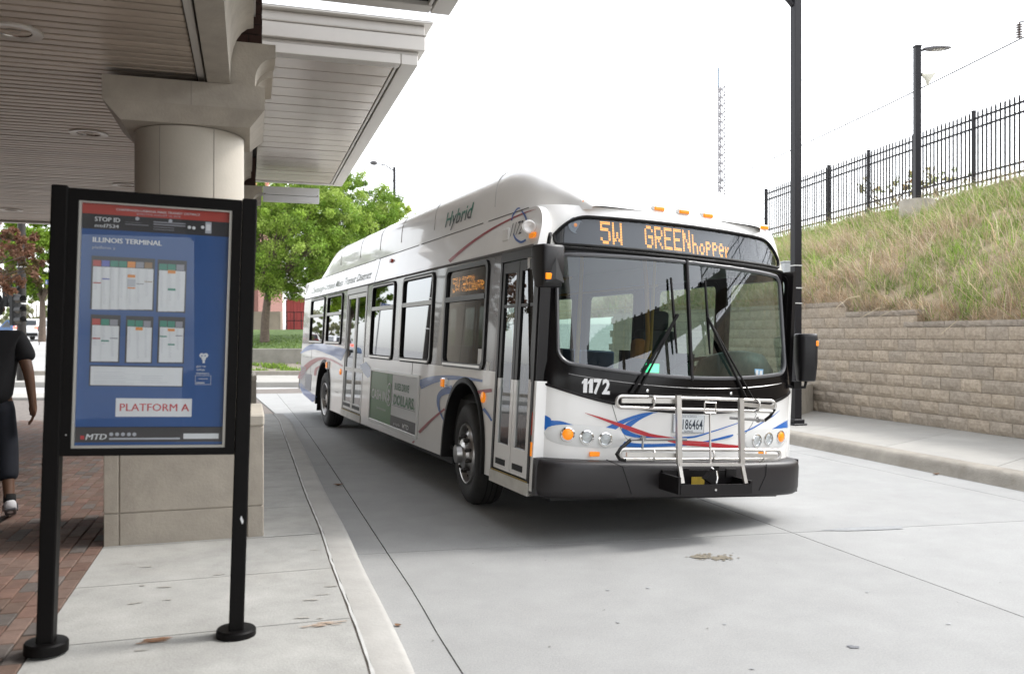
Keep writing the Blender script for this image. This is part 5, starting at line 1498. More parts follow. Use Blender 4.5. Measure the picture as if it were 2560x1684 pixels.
mm = MB(); a_ = side_px(*R3(1832,675), -1.26); pc = CV(.008)(a_[0], a_[1]); mm.obox(pc, (.07,0,0),(0,.008,0),(0,0,.055)); BB(mm, 'hatch_cover', M_bw, bevel=.006)
mm = MB(); a_ = side_px(*R3(2090,680), -1.26); pc = CV(.012)(a_[0], a_[1]); mm.obox(pc, (.05,0,0),(0,.014,0),(0,0,.022)); BB(mm, 'side_marker', M_amber, bevel=.005)
mm = MB(); a_ = side_px(*R3(783,907), -1.26); pc = CV(.012)(a_[0], a_[1]); mm.obox(pc, (.05,0,0),(0,.012,0),(0,0,.022)); BB(mm, 'side_marker', mat('red_lens', (.5,.06,.03), .3), bevel=.004)
# lit side route sign behind the front side window
mm = MB(); q0, q1 = side_px(*R6(545,250)), side_px(*R6(765,185))
led(mm, '5W', -.50, -.27, 2.0, 2.15, lambda a, b: (a, -1.27, b)); led(mm, 'GREEN', -.20, .14, 2.0, 2.15, lambda a, b: (a, -1.27, b)); led(mm, 'hopper', .155, .44, 1.995, 2.13, lambda a, b: (a, -1.27, b)); 
sg2 = MB(); sg2.box((-.58,-1.25,1.945),(.55,-1.2,2.21)); so = BB(sg2, 'side_route_sign', mat('sign_back', (.035,.037,.042), .5)); 
# LED dots sit just in front of the pane's inner face
BB(mm, 'lit_lettering', mat('side_led', (.9,.4,.05), .5, emit=(1.0,.36,.05), estr=9), so)
mm = MB(); c = side_px(*R6(715,655)); mm.box((c[0]-.05,-1.286,c[1]-.075),(c[0]+.05,-1.284,c[1]+.075)); c2 = side_px(*R6(768,722)); mm.box((c2[0]-.04,-1.2925,c2[1]-.06),(c2[0]+.04,-1.2915,c2[1]+.06)); BB(mm, 'notice_sticker', mat('sticker_white', (.7,.7,.68), .5))
# vents and hatch seams at the back of the side
mm = MB(); 
for cr_, x0_, y0_, x1_, y1_ in ((R5,103,980,135,1160),(R5,144,1040,178,1180)):
    p0_, p1_ = side_px(*cr_(x0_, y0_)), side_px(*cr_(x1_, y1_)); zlo_, zhi_ = min(p0_[1],p1_[1]), max(p0_[1],p1_[1])
    n_ = 14
    for i in range(n_): z = zlo_+(zhi_-zlo_)*i/n_; mm.box((p0_[0],-1.302,z),(p1_[0],-1.2965,z+.018))
BB(mm, 'vent_grille', mat('vent_grey', (.30,.30,.32), .6))
mm = MB()
for x in (-8.86,-4.9+.0): mm.bar(SS(.001)(x,.40), SS(.001)(x,1.36), .006, .003, up=(0,1,0)) if x < -6 else None
mm.bar(SS(.001)(-6.35,.62), SS(.001)(-6.05,.62), .005,.003, up=(0,1,0)); mm.bar(SS(.001)(-1.75,1.1), SS(.001)(-1.75,1.235), .008,.003, up=(0,1,0)); mm.bar(SS(.001)(-9.9,1.12), SS(.001)(-8.9,1.12), .005,.003, up=(0,1,0)); BB(mm, 'hatch_seam', M_seam)
# ---- back end
mm = MB(); mm.box((-10.16,-1.28,.43),(-10.10,1.28,2.64)); BB(mm, 'rear_panel', M_bw, bevel=.03)
mm = MB(); mm.box((-10.34,-1.29,.40),(-10.13,1.29,.72)); BB(mm, 'rear_bumper', M_bump, bevel=.04)
mm = MB(); mm.box((-10.172,-.95,1.5),(-10.163,.95,2.2)); BB(mm, 'rear_window', M_bk)
# ---- inside
mm = MB(); mm.box((-10.0,-1.23,.40),(1.60,1.23,.43)); BB(mm, 'floor', M_intd)
mm = MB(); mm.box((-10.0,-1.2,2.5),(1.45,1.2,2.55)); BB(mm, 'ceiling', M_int)
mm = MB(); mm.box((-9.0,-1.22,.45),(-8.95,1.22,2.5)); BB(mm, 'rear_bulkhead', M_intd)
def seat(x, y, flip_=1):
    mm = MB(); mm.box((x-.22,y-.22,.84),(x+.22,y+.22,.92)); mm.box((x-.24*flip_-.03,y-.22,.90),(x-.24*flip_+.04,y+.22,1.50)); mm.box((x-.05,y-.05,.43),(x+.05,y+.05,.84))
    BB(mm, 'passenger_seat', mat('seat_blue', (.03,.05,.11), .8), bevel=.02)
for x in (-6.4,-5.3+.0,-3.6,-2.8,-2.0,-1.2):
    for y in ((.98,.5) if x > -4 else (.98,.5,-.5,-.98)): seat(x, y)
mm = MB()
for x in (-5.6,-4.3,-3.2,-2.0,-.8,.75):
    for y in (-.42,.38): mm.tube([(x,y,.43),(x,y,2.5)], .017, 8)
for y in (-.5,.45): mm.tube([(-8.5,y,2.15),(.7,y,2.15)], .015, 8)
BB(mm, 'stanchion', mat('stanchion_yellow', (.70,.36,.03), .4), smooth=60)
# driver's place
mm = MB(); G_ = []
for x, z in ((1.93,1.22),(1.80,1.30),(1.60,1.30),(1.48,1.25),(1.42,1.10),(1.42,.5)): G_.append([(min(x, xf(y, 1.25)-.04), y, z - (.03 if abs(y) > .9 else 0)) for y in (-1.2,-.8,-.3,.0,.2,.7,1.2)])
mm.grid(G_); BB(mm, 'dashboard', mat('dash_grey', (.075,.095,.092), .6), smooth=40)
mm = MB()
for i in range(1): mm.lathe([(.12,-.05),(.34,-.02),(.36,.12),(.30,.26),(.2,.30),(0,.31)], (1.55,.78,1.20), (-.25,0,1), 24)
BB(mm, 'instrument_cowl', mat('cowl_grey', (.10,.13,.125), .5), smooth=60)
tiltn = Vector((-.45,0,1)).normalized()
mm = MB(); cw = Vector((1.17,.62,1.36)); e1 = tiltn.orthogonal().normalized(); e2 = tiltn.cross(e1)
mm.tube([cw + (e1*math.cos(i*.2618)+e2*math.sin(i*.2618))*.24 for i in range(24)], .018, 8, closed=True)
for a_ in (0, 2.1, 4.2): mm.tube([cw, cw+(e1*math.cos(a_)+e2*math.sin(a_))*.235], .014, 6)
mm.tube([cw, cw - tiltn*.5 + Vector((.2,0,0))], .04, 8); BB(mm, 'steering_wheel', M_rub, smooth=60)
mm = MB(); mm.box((.42,.40,.85),(.9,.86,.98)); mm.box((.36,.40,.95),(.50,.86,1.72)); mm.box((.38,.49,1.72),(.47,.77,1.92)); mm.box((.55,.5,.43),(.8,.76,.85)); BB(mm, 'driver_seat', mat('driver_seat', (.05,.055,.05), .8), bevel=.04, bseg=2)
mm = MB(); mm.box((.5,.28,1.25),(.62,.44,1.62)); BB(mm, 'seat_headrest', mat('orange_vest', (.75,.27,.04), .8), bevel=.05, bseg=2)
mm = MB(); mm.tube([(.95,.2,.43),(.97,.18,1.3),(1.05,.16,1.62),(1.0,.15,2.1),(.9,.15,2.5)], .022, 8); mm.tube([(1.35,-.95,.45),(1.38,-1.0,1.0),(1.25,-1.08,1.4),(1.1,-1.1,1.7)], .02, 8); BB(mm, 'hand_rail', mat('rail_orange', (.75,.30,.03), .4), smooth=60)
mm = MB(); mm.box((.98,.02,.43),(1.2,.24,1.18)); mm.box((1.0,.0,1.18),(1.2,.27,1.42)); BB(mm, 'fare_box', mat('fare_grey', (.16,.20,.19), .4, metal=.4), bevel=.015)
mm = MB(); mm.box((1.202,.06,1.30),(1.206,.2,1.38)); BB(mm, 'fare_display', mat('display_green', (.05,.4,.2), .4, emit=(.1,.9,.4), estr=.9))
mm = MB(); mm.box((.28,.3,.43),(.31,1.2,1.5)); BB(mm, 'driver_partition', M_intd)
for y_ in (-1.2, .85):
    mm = MB(); mm.box((-.5,y_,.43),(.72,y_+.35,.98)); BB(mm, 'wheel_house', M_intd, bevel=.06)

# ================================================================== lamps, wires, mast
M_pole = mat('pole_black', (.013,.012,.0145), .45, var=.08, vscale=4, spec=.3)
# near lamp on the right pavement
lp = at(1990, 836, 14.0)
lamp = thing('street_lamp', 'tall square black lamp post with white straps beside the bus', 'street lamp', (lp.x, lp.y, WZ), TERM_A)
w = .066
m = MB(); m.box((-w,-w,0),(w,w,7.9)); m.build('pole', M_pole, lamp, bevel=.006)
m = MB(); m.box((-.13,-.13,0),(.13,.13,.03)); m.box((-.10,-.10,.03),(.10,.10,.10)); m.build('base_plate', M_pole, lamp, bevel=.01)
for v in (664, 720, 758, 838):
    z = EYE-(v-HY)*14/FPX - WZ
    m = MB(); m.box((-w-.004,-w-.004,z-.008),(w+.004,w+.004,z+.008)); m.build('strap', mat('white_strap', (.62,.62,.60), .5), lamp)
m = MB(); rA = Matrix.Rotation(-TERM_A, 3, 'Z')
arm = [rA @ Vector(p) for p in ((-.05,0,6.88),(-.14,0,6.98),(-.22,0,7.02),(-.36,0,7.035))]
m.tube(arm, [.05,.045,.035,.03], 10); m.build('arm', M_pole, lamp, smooth=60)
def led_head(root, org, dirx, L_):
    m = MB(); d = Vector(dirx).normalized(); s = d.cross(Vector((0,0,1)))
    G_ = []
    for f_, w_, h_ in ((0,.05,.05),(.12,.09,.06),(.35,.16,.075),(.7,.17,.06),(.93,.12,.035),(1,.04,.02)):
        c = Vector(org)+d*L_*f_
        G_.append([c - s*w_ - Vector((0,0,h_*.4)), c + s*w_ - Vector((0,0,h_*.4)), c + s*w_*.9 + Vector((0,0,h_*.2)), c + s*w_*.5 + Vector((0,0,h_*.6)), c - s*w_*.5 + Vector((0,0,h_*.6)), c - s*w_*.9 + Vector((0,0,h_*.2))])
    m.grid(G_, close=True); m.add(G_[0],[tuple(range(6))]); m.add(G_[-1],[tuple(range(6))]); h = m.build('lamp_head', mat('lamp_head_grey', (.10,.095,.10), .4), root, smooth=40)
    m = MB(); c = Vector(org)+d*L_*.55 - Vector((0,0,.034))
    for i in range(4): m.obox(c+d*(i-1.5)*.07, d*.028, s*.09, Vector((0,0,.004)))
    m.build('led_panel', mat('led_panel', (.55,.53,.50), .3), h)
led_head(lamp, rA @ Vector((-.34,0,7.04)), rA @ Vector((-1,-.15,0)), .62)
# lamp on the bank
lp = at(2293, 490, 21.5)
lamp2 = thing('street_lamp', 'square black lamp post with a flat lamp head standing on the grass bank', 'street lamp', (lp.x, lp.y, 4.75))
w = .074
ztop = EYE-(118-HY)*21.5/FPX - 4.75
m = MB(); m.box((-w,-w,.0),(w,w,ztop)); m.build('pole', M_pole, lamp2, bevel=.006)
m = MB(); m.box((-w-.012,-w-.012,ztop),(w+.012,w+.012,ztop+.03)); m.build('pole_cap', M_pole, lamp2)
m = MB(); m.bar((w,0,ztop-.10),(w+.12,0,ztop-.06),.06,.05); m.build('arm', M_pole, lamp2)
led_head(lamp2, (w+.08,0,ztop-.05), (1,-.15,0), .66)
m = MB(); m.lathe([(.42,-.9),(.42,.24),(.40,.27),(0,.27)], (0,0,0), n=32); m.build('footing', M_oc, lamp2, smooth=40)
hp = at(2312, 190, 21.45)
horn = thing('horn_speaker', 'cream horn loudspeaker fixed to the lamp post on the bank', 'loudspeaker', hp)
m = MB(); ax = Vector((.75,-.25,-.5)).normalized()
m.lathe([(.035,-.16),(.045,-.05),(.075,.04),(.13,.12),(.20,.17),(.205,.18),(.12,.10),(.05,.0),(.0,-.02)], (0,0,0), ax, 24); m.build('horn', mat('horn_cream', (.62,.60,.50), .5), horn, smooth=50)
m = MB(); m.lathe([(0,-.26),(.055,-.26),(.06,-.16),(.03,-.15)], (0,0,0), ax, 16); m.build('driver_unit', mat('horn_grey', (.35,.35,.34), .5), horn, smooth=50)
m = MB(); m.bar((-.14,.0,.05),(-.02,0,.04),.04,.03); m.build('mount', M_pole, horn)
# far street lamp above the trees
fp = at(986, 490, 53)
lamp3 = thing('street_lamp', 'distant cobra-head street lamp rising behind the green tree', 'street lamp', (fp.x, fp.y, .8))
zt = EYE-(418-HY)*53/FPX - .8
m = MB(); m.tube([(0,0,0),(0,0,zt)], [.13,.085], 10); m.build('pole', M_pole, lamp3, smooth=60)
m = MB(); m.tube([(0,0,zt-.25),(-.55,0,zt+.12),(-.95,0,zt+.22),(-1.1,0,zt+.24)], [.04,.035,.03,.03], 8); m.tube([(0,0,zt-1.05),(-.5,0,zt-.15),(-.85,0,zt+.2)], .018, 6); m.tube([(-.35,0,zt+.0),(-.35,0,zt-.42)], .012, 6); m.build('arm', M_pole, lamp3, smooth=60)
m = MB(); m.lathe([(0,-.0),(.10,.04),(.15,.16),(.13,.34),(.06,.46),(0,.48)], (-1.05,0,zt+.26), (-1,0,.02), 16); m.build('lamp_head', mat('lamp_head_grey', (.10,.095,.10), .4), lamp3, smooth=60)
# power pole out of the frame on the right, with its insulator and wires
pp = at(2640, 420, 28)
M_wire = mat('wire', (.12,.12,.125), .6)
post = thing('power_pole', 'grey power pole with a bracket and disc insulator beyond the fence', 'power pole', (pp.x, pp.y, 4.5))
ins = at(2548, 56, 28)
m = MB(); m.tube([(0,0,0),(0,0,10.5)], [.18,.13], 12); m.build('pole', mat('galvanised', (.30,.30,.31), .5, metal=.5), post, smooth=60)
io = ins - Vector((pp.x, pp.y, 4.5))
m = MB(); m.tube([(0,0,io.z+.35),(io.x*.5,io.y,io.z+.12),(io.x+.06,io.y,io.z+.02),(io.x,io.y,io.z-.02)], .035, 8); m.build('bracket', mat('galvanised', (.30,.30,.31), .5, metal=.5), post, smooth=60)
m = MB(); pr = [(.02,-.0)]
for i in range(6): pr += [(.02,-.05-.08*i),(.10,-.075-.08*i),(.10,-.095-.08*i),(.02,-.10-.08*i)]
pr += [(.015,-.57)]; m.lathe(pr, io, n=14); m.build('insulator', mat('insulator_brown', (.09,.06,.05), .25), post, smooth=30)
def wire(pa, pb, sag, r_, label):
    n = 24; P = []
    for i in range(n+1):
        f_ = i/n; p = pa.lerp(pb, f_); p.z -= sag*4*f_*(1-f_); P.append(p - pa)
    m = MB(); m.tube(P, r_, 5); return m.build('power_wire', M_wire, None, loc=pa, smooth=60, label=label, cat='wire')
wa = at(2548, 99, 28)
wire(wa, at(1640, 520, 62), .25, .03, 'grey overhead wire running from the disc insulator down behind the bus')
wire(wa, wa + Vector((5,-12,.8)), .1, .028, 'short overhead wire leaving the insulator away from the bus')
wire(at(2420,-30,40), at(1900,240,75), .5, .012, 'faint high overhead wire above the fence')
# lattice mast
mp_ = at(1803, 500, 120)
mast = thing('lattice_mast', 'thin pale lattice radio mast far beyond the bus', 'mast', (mp_.x, mp_.y, 2.0))
wv, tz = 17/FPX*120/2, EYE-(215-HY)*120/FPX-2
M_mast = mat('mast_paint', (.26,.25,.26), .6)
m = MB()
tri = [(-wv,-wv*.6),(wv,-wv*.6),(0,wv*.9)]
for x, y in tri: m.tube([(x,y,0),(x,y,tz)], .085, 5)
m.build('leg_tube', M_mast, mast)
m = MB(); nz = 30
for i in range(nz):
    z0, z1 = tz*i/nz, tz*(i+1)/nz
    for k in range(3):
        (xa,ya),(xb_,yb_) = tri[k], tri[(k+1)%3]
        m.tube([(xa,ya,z0),(xb_,yb_,z1)], .06, 4); m.tube([(xb_,yb_,z0),(xa,ya,z1)], .06, 4)
m.build('lattice', M_mast, mast)
m = MB(); m.tube([(-wv,-wv*.6,tz-.3),(-wv,-wv*.6,tz+2.5)], .12, 8); m.build('antenna', mat('antenna_blue', (.10,.16,.22), .5), mast)
m = MB(); m.tube([(wv,-wv*.6,tz),(wv,-wv*.6,tz+3.4)], .03, 6); m.tube([(-wv-.9,0,tz-1.7),(-wv-.9,0,tz+2.8)], .025, 6); m.tube([(-wv-.9,0,tz-1.7),(-wv,0,tz-1.7)], .025, 6); m.build('whip_antenna', M_mast, mast)
# grey cabinet at the end of the wall
cb = at(1970, 700, 17.4)
cab = thing('utility_cabinet', 'narrow light grey metal cabinet behind the lamp post by the bus', 'cabinet', (cb.x, cb.y, 2.2))
m = MB(); m.box((-.12,-.12,.0),(.12,.12,.9)); m.build('case', mat('cabinet_grey', (.42,.44,.45), .5), cab, bevel=.015)
m = MB(); m.box((-.13,-.13,.9),(.13,.13,.93)); m.build('lid', mat('cabinet_grey', (.42,.44,.45), .5), cab, bevel=.008)

# ================================================================== plants
M_leaf = attr_mat('leaf', .6, .4)
M_bark = mat('bark', (.12,.09,.07), .95, var=.3, vscale=10, bump=.6, bscale=30)
def leafy(name, clumps, n_per, size, cols, seed, parent, spread=1.0, flat=.75):
    rr = random.Random(seed); V = []; F = []; C = []
    for (c, r) in clumps:
        base = rr.choice(cols); kk = rr.uniform(.75,1.2)
        for i in range(n_per):
            v = Vector((rr.gauss(0,1), rr.gauss(0,1), rr.gauss(0,1)*flat)); v = v.normalized()*r*spread*(rr.random()**.45)
            p = Vector(c) + v
            s = size*rr.uniform(.6,1.3)
            n_ = (v.normalized()*.5 + Vector((rr.gauss(0,.6), rr.gauss(0,.6), rr.gauss(.5,.6)))).normalized()
            e1 = n_.orthogonal().normalized(); e1.rotate(Matrix.Rotation(rr.uniform(0,6.28), 3, n_)); e2 = n_.cross(e1)
            o = len(V)
            V.extend([tuple(p - e1*s), tuple(p + e2*s*.55 - n_*s*.1), tuple(p + e1*s), tuple(p - e2*s*.55 - n_*s*.1)])
            F.append((o,o+1,o+2,o+3))
            k = kk*rr.uniform(.8,1.25); c_ = tuple(x*k for x in base) + (1,); C.extend([c_]*4)
    return link(name, attr_mesh(name, V, F, C, M_leaf), parent)
def tree(label, base, top_c, radii, n_cl, n_leaf, size, cols, seed, trunk_r=.17, name='tree', cat='tree', group=None, gap=.35, forks=9):
    rr = random.Random(seed)
    root = thing(name, label, cat, base, group=group)
    tc = Vector(top_c) - Vector(base); rx, ry, rz = radii
    clumps = []
    while len(clumps) < n_cl:
        v = Vector((rr.uniform(-1,1), rr.uniform(-1,1), rr.uniform(-1,1)))
        if not .25 < v.length < 1: continue
        if v.length < .55 and rr.random() < .5: continue
        p = tc + Vector((v.x*rx, v.y*ry, v.z*rz))
        if mnoise.noise(p*.45 + Vector((seed,0,0))) < gap - .75: continue
        clumps.append((p, rr.uniform(.2,.5)*min(rx,rz)*.36))
    leafy('crown', clumps, n_leaf, size, cols, seed, root)
    m = MB(); fork = Vector((tc.x*.12, tc.y*.12, max(.6, tc.z - rz*.95)))
    m.tube([(0,0,-.3),(trunk_r*.2,0,fork.z*.5),fork], [trunk_r*1.25, trunk_r, trunk_r*.85], 10)
    for i in range(forks):
        tgt = rr.choice(clumps)[0]; mid = fork.lerp(tgt, .5) + Vector((rr.gauss(0,.2), rr.gauss(0,.2), rr.uniform(.0,.5)))
        m.tube([fork, fork.lerp(mid,.5)+Vector((0,0,.1)), mid, tgt], [trunk_r*.6, trunk_r*.4, trunk_r*.22, trunk_r*.07], 6)
    for c, r in clumps[::3]:
        q = fork.lerp(c, .55); m.tube([q, c], [trunk_r*.12, trunk_r*.04], 4)
    m.build('trunk', M_bark, root, smooth=60)
    return root
LG = ((.25,.37,.055),(.31,.43,.08),(.20,.32,.05),(.36,.47,.11),(.15,.25,.035))
# the tree behind the bus: two joined crowns on one spot of lawn
tree('bright green spring tree with a forked trunk on the lawn behind the bus', at(661, 860, 38), at(735, 590, 38), (3.1,2.6,2.75), 420, 150, .058, LG, 3, .18, forks=14, gap=.2)
tree('bright green spring tree leaning over the back of the bus roof', at(860, 850, 41), at(862, 560, 41), (3.0,2.6,2.55), 400, 150, .06, LG, 4, .16, forks=14, gap=.25)
tree('smaller yellowish tree showing over the bus roof beneath the far street lamp', at(960, 840, 46), at(960, 560, 46), (1.8,1.8,1.35), 90, 170, .065, ((.36,.44,.08),(.42,.46,.12),(.30,.40,.07)), 5, .12)
tree('green street tree beyond the crossing, beside the traffic signals', at(105, 842, 52), at(112, 630, 52), (3.2,2.4,3.1), 170, 170, .11, ((.19,.30,.03),(.25,.36,.035),(.14,.23,.025)), 6, .18, gap=.15)
tree('pale blossoming shrub tree behind the parked cars', at(90, 838, 80), at(85, 775, 80), (3.2,2,2.2), 60, 150, .13, ((.32,.35,.17),(.38,.38,.22),(.26,.31,.12)), 7, .14)
tree('green tree filling the gap between the columns behind the poster stand', at(600, 852, 48), at(620, 575, 48), (2.6,2.4,3.3), 200, 170, .075, LG, 9, .17, gap=.15)
tree('copper-leaved tree reaching in from the street corner', at(-90, 900, 22), at(-30, 645, 22), (1.6,1.2,1.0), 120, 60, .055, ((.13,.06,.035),(.17,.085,.05),(.10,.075,.03),(.20,.11,.07)), 8, .1)
# foliage beyond the fence
def shrub(label, c, r, n, size, cols, seed, name='shrub', npl=120):
    root = thing(name, label, 'shrub', (c.x, c.y, c.z - r[2])); rr = random.Random(seed)
    cl = [(Vector((rr.uniform(-1,1)*r[0], rr.uniform(-1,1)*r[1], r[2] + rr.uniform(-1,1)*r[2]*rr.random())), rr.uniform(.15,.3)*max(.5,r[2])) for _ in range(n)]
    leafy('foliage', cl, npl, size, cols, seed, root)
    m = MB()
    for c_, q in cl[::2]: m.tube([(c_.x*.3, c_.y*.3, -.1), (c_.x*.7,c_.y*.7,c_.z*.5), c_], [.015,.01,.004], 4)
    m.build('stem', M_bark, root)
shrub('sparse reddish green shrub growing behind the picket fence', at(2225,470,28), (1.0,.4,.5), 34, .035, ((.34,.29,.12),(.40,.26,.13),(.34,.38,.14)), 21, npl=45)
shrub('sparse yellow green shrub behind the fence beside the lamp post', at(2350,445,25), (.9,.4,.45), 28, .035, ((.36,.33,.13),(.42,.36,.14),(.34,.40,.15)), 22, npl=40)

# ================================================================== across the street
M_lawn = mat('lawn', (.10,.16,.04), .95, var=.35, vscale=6, bump=.6, bscale=60)
def sheet(name, pts, m, **k):
    mb = MB(); mb.add(pts, [tuple(range(len(pts)))]); return mb.build(name, m, None, **k)
xl, xr = -15.5, 0.0
mb = MB(); mb.grid([[(x, 34.5, 1.02) for x in (xl,-9,xr)], [(x, 38, 1.30) for x in (xl,-9,xr)], [(x, 43, 1.75) for x in (xl,-9,xr)], [(x, 46, 1.9) for x in (xl,-9,xr)]]); mb.build('lawn', M_lawn, None, kind='structure')
mb = MB(); mb.grid([[(x, 31.6, .15) for x in (-12.8,-8,xr)], [(x, 34.0, .5) for x in (-12.8,-8,xr)]]); mb.build('planting_bed', mat('bed_soil', (.24,.21,.17), .95, var=.35, vscale=8, bump=.6, bscale=30), None, kind='structure')
rnd = random.Random(31); V=[];F=[];C=[]
for i in range(9000):
    if i < 5200:
        x = rnd.uniform(-13.2,-6.6); y = 34.6 + 7*rnd.random(); z = 1.02 + (y-34.5)*.08
        c = rnd.choice(((.12,.19,.05),(.16,.23,.06),(.09,.14,.04))); h = rnd.uniform(.05,.14)
    else:
        x = rnd.uniform(-12.6,-6.5); y = 31.9 + 1.9*rnd.random(); z = .15 + (y-31.6)*.146
        k = mnoise.noise(Vector((x*.9, y*1.2, 0)))
        if k < -.02: continue
        c = rnd.choice(((.20,.32,.05),(.26,.38,.06),(.14,.22,.05))) if x < -7.3 else rnd.choice(((.28,.09,.04),(.22,.16,.05))); h = rnd.uniform(.06,.22)
    blade(Vector((x,y,z)), h, h*rnd.uniform(.2,1.2), rnd.uniform(0,6.28), rnd.uniform(.03,.07), (*c,1))
link('ground_cover', attr_mesh('ground_cover', V, F, C, MATS['grass_blade']), None, kind='stuff', label='low green and reddish ground cover on the lawn and bed across the street', cat='ground cover')
mb = MB(); mb.box((-15.5,34.0,.3),(0,34.35,1.08)); mb.build('garden_wall', mat('garden_wall', (.26,.245,.215), .9, var=.2, vscale=2, bump=.3, bscale=30, stain=.5, stain_c=(.15,.14,.12)), None, bevel=.02, label='low concrete garden wall below the lawn across the street', cat='wall')
def strip(name, y0, y1, z, m, x0=-30, x1=3):
    mb = MB(); mb.box((x0,y0,-.1),(x1,y1,z)); return mb.build(name, m, None, bevel=.02, kind='structure')
strip('far_pavement', 27.0, 31.5, .14, M_walk); strip('bed_kerb', 31.5, 31.7, .30, M_kerb)
strip('corner_pavement', 21.5, 23.2, .06, M_walk, -40, -10.2)
# red shed and tan wall behind the lawn
shed = thing('red_shed', 'red boarded shed wall behind the lawn and black railing', 'building', (-13, 52, 1.6))
bd = MB(); bd.box((-.1,0,0),(.085,.04,2.2)); bd_me = bd.mesh('board', mat('red_board', (.33,.06,.055), .8, var=.1, vscale=3, piece=.15))
for i in range(30): link('board', bd_me, shed, (-.6+.2*i, 0, 0))
mb = MB(); mb.box((-.8,.06,0),(5.6,3,2.15)); mb.build('shed_body', mat('red_dark', (.22,.04,.04), .8), shed)
mb = MB(); mb.box((-.9,-.12,2.2),(5.7,3.1,2.3)); mb.build('roof', mat('shed_roof', (.12,.10,.09), .8), shed)
mb = MB(); mb.box((-19,50.5,1.2),(-13.7,50.9,3.0)); mb.build('tan_wall', mat('tan_wall', (.28,.24,.185), .9, var=.15, vscale=1.5), None, label='plain tan wall behind the trunk of the forked tree', cat='wall')
rail = thing('railing', 'black metal railing in front of the red shed wall', 'railing', (-12.4, 47, 1.75))
for i in range(14):
    mb = MB(); mb.tube([(i*.4,0,0),(i*.4,0,1.15)], .022, 6); mb.build('baluster', M_blk, rail)
for z in (.15,.65,1.12):
    mb = MB(); mb.tube([(0,0,z),(5.3,0,z)], .022, 6); mb.build('rail', M_blk, rail)
# tiled roof seen over the hanging sign
hb = at(640, 480, 75)
house = thing('tiled_house', 'brick house with a red clay tile roof showing above the hanging sign', 'building', (hb.x-4, hb.y, 2))
zr = hb.z - 2
mb = MB(); mb.box((-5,0,0),(4.2,8,zr-.2)); mb.build('wall', mat('house_brick', (.20,.10,.08), .9, var=.2, vscale=8), house)
mb = MB()
for i in range(34):
    x = -5.4+.3*i
    mb.tube([(x,-.5,zr-.35),(x,4,zr+2.1)], .12, 6)
mb.build('roof_tiles', mat('clay_tile', (.36,.12,.09), .8, var=.2, vscale=4), house, smooth=60)
for i in range(4):
    mb = MB(); mb.box((-4+2*i,-.03,zr-2.6),(-3+2*i,.02,zr-1.2)); mb.build('window', mat('house_window', (.05,.06,.07), .1), house)

# ---- traffic signals
M_sig = mat('signal_black', (.012,.012,.012), .5, spec=.25)
tp = at(54, 836, 28)
sigpole = thing('signal_pole', 'dark round traffic signal pole at the street corner', 'signal pole', (tp.x, tp.y, .1))
m = MB(); m.tube([(0,0,0),(0,0,6.4)], [.15,.115], 14); m.build('pole', mat('pole_bronze', (.025,.022,.02), .5, var=.15, vscale=3, spec=.25), sigpole, smooth=60)
m = MB(); m.tube([(0,0,4.6),(-2.5,-.3,5.0)], .05, 8); m.tube([(-.0,0,3.6),(-.5,-.1,3.62)], .03, 8); m.build('arm', M_sig, sigpole, smooth=60)
for z, m_ in ((4.95,.0),(3.75,0)):
    m = MB(); m.lathe([(.155,-.02),(.16,0),(.155,.02)], (0,0,z-1.2), n=16); m.build('clamp', mat('white_strap', (.62,.62,.60), .5), sigpole)
def signal(px, d, yaw, label):
    c = at(*px, d); root = thing('traffic_signal', label, 'traffic signal', c, yaw, group='traffic signal heads')
    m = MB(); m.box((-.09,-.16,-.5),(.09,.16,.5)); m.build('housing', M_sig, root, bevel=.03)
    for z in (.33,0,-.33):
        m = MB(); n = 12
        A = [(.09, .14*math.cos(R(-20+220*i/n)), z+.14*math.sin(R(-20+220*i/n))) for i in range(n+1)]
        B_ = [(.34-.0*abs(i-n/2)/n, .13*math.cos(R(-20+220*i/n)), z+.13*math.sin(R(-20+220*i/n))) for i in range(n+1)]
        m.grid([A, B_]); m.build('visor', mat('visor_grey', (.035,.035,.035), .4), root, smooth=60)
        m = MB(); m.lathe([(0,.02),(.08,.015),(.12,0)], (.095,0,z), (1,0,0), 16); m.build('lens', mat('signal_lens', (.06,.05,.04), .2), root, smooth=60)
    m = MB(); m.bar((-.09,0,.2),(-.5,.1,.2),.04,.04); m.build('mount', M_sig, root)
signal((18, 728), 27.5, R(5), 'black traffic signal head mounted high beside the pole'); signal((38, 774), 27.2, R(-20), 'black traffic signal head hung low on the pole')
sg = at(122, 705, 33)
root = thing('street_sign', 'small blue street name sign beside the traffic signals', 'street sign', sg, 0)
m = MB(); m.box((-.13,-.01,-.085),(.6,.01,.085)); m.build('blade', mat('sign_blue', (.03,.07,.22), .4), root, bevel=.004)
m = MB(); put_text(m, 'E UNIVERSITY', lambda a, b: (a,-.012,b), -.10, -.05, .09, .66); m.build('lettering', M_wl, root)
m = MB(); m.tube([(.62,0,.1),(.62,0,-2.6)], .03, 8); m.build('post', mat('galvanised', (.30,.30,.31), .5, metal=.5), root, smooth=60)
mp2 = at(98, 862, 58)
meter = thing('parking_meter', 'dark parking meter on a thin post beside the parked white car', 'parking meter', mp2)
m = MB(); m.tube([(0,0,0),(0,0,.95)], .03, 8); m.build('post', M_sig, meter, smooth=60)
m = MB(); m.lathe([(.0,0),(.07,.01),(.10,.10),(.11,.22),(.09,.32),(.04,.38),(0,.39)], (0,0,.92), n=14); m.build('meter_head', mat('meter_grey', (.06,.06,.065), .4), meter, smooth=60)

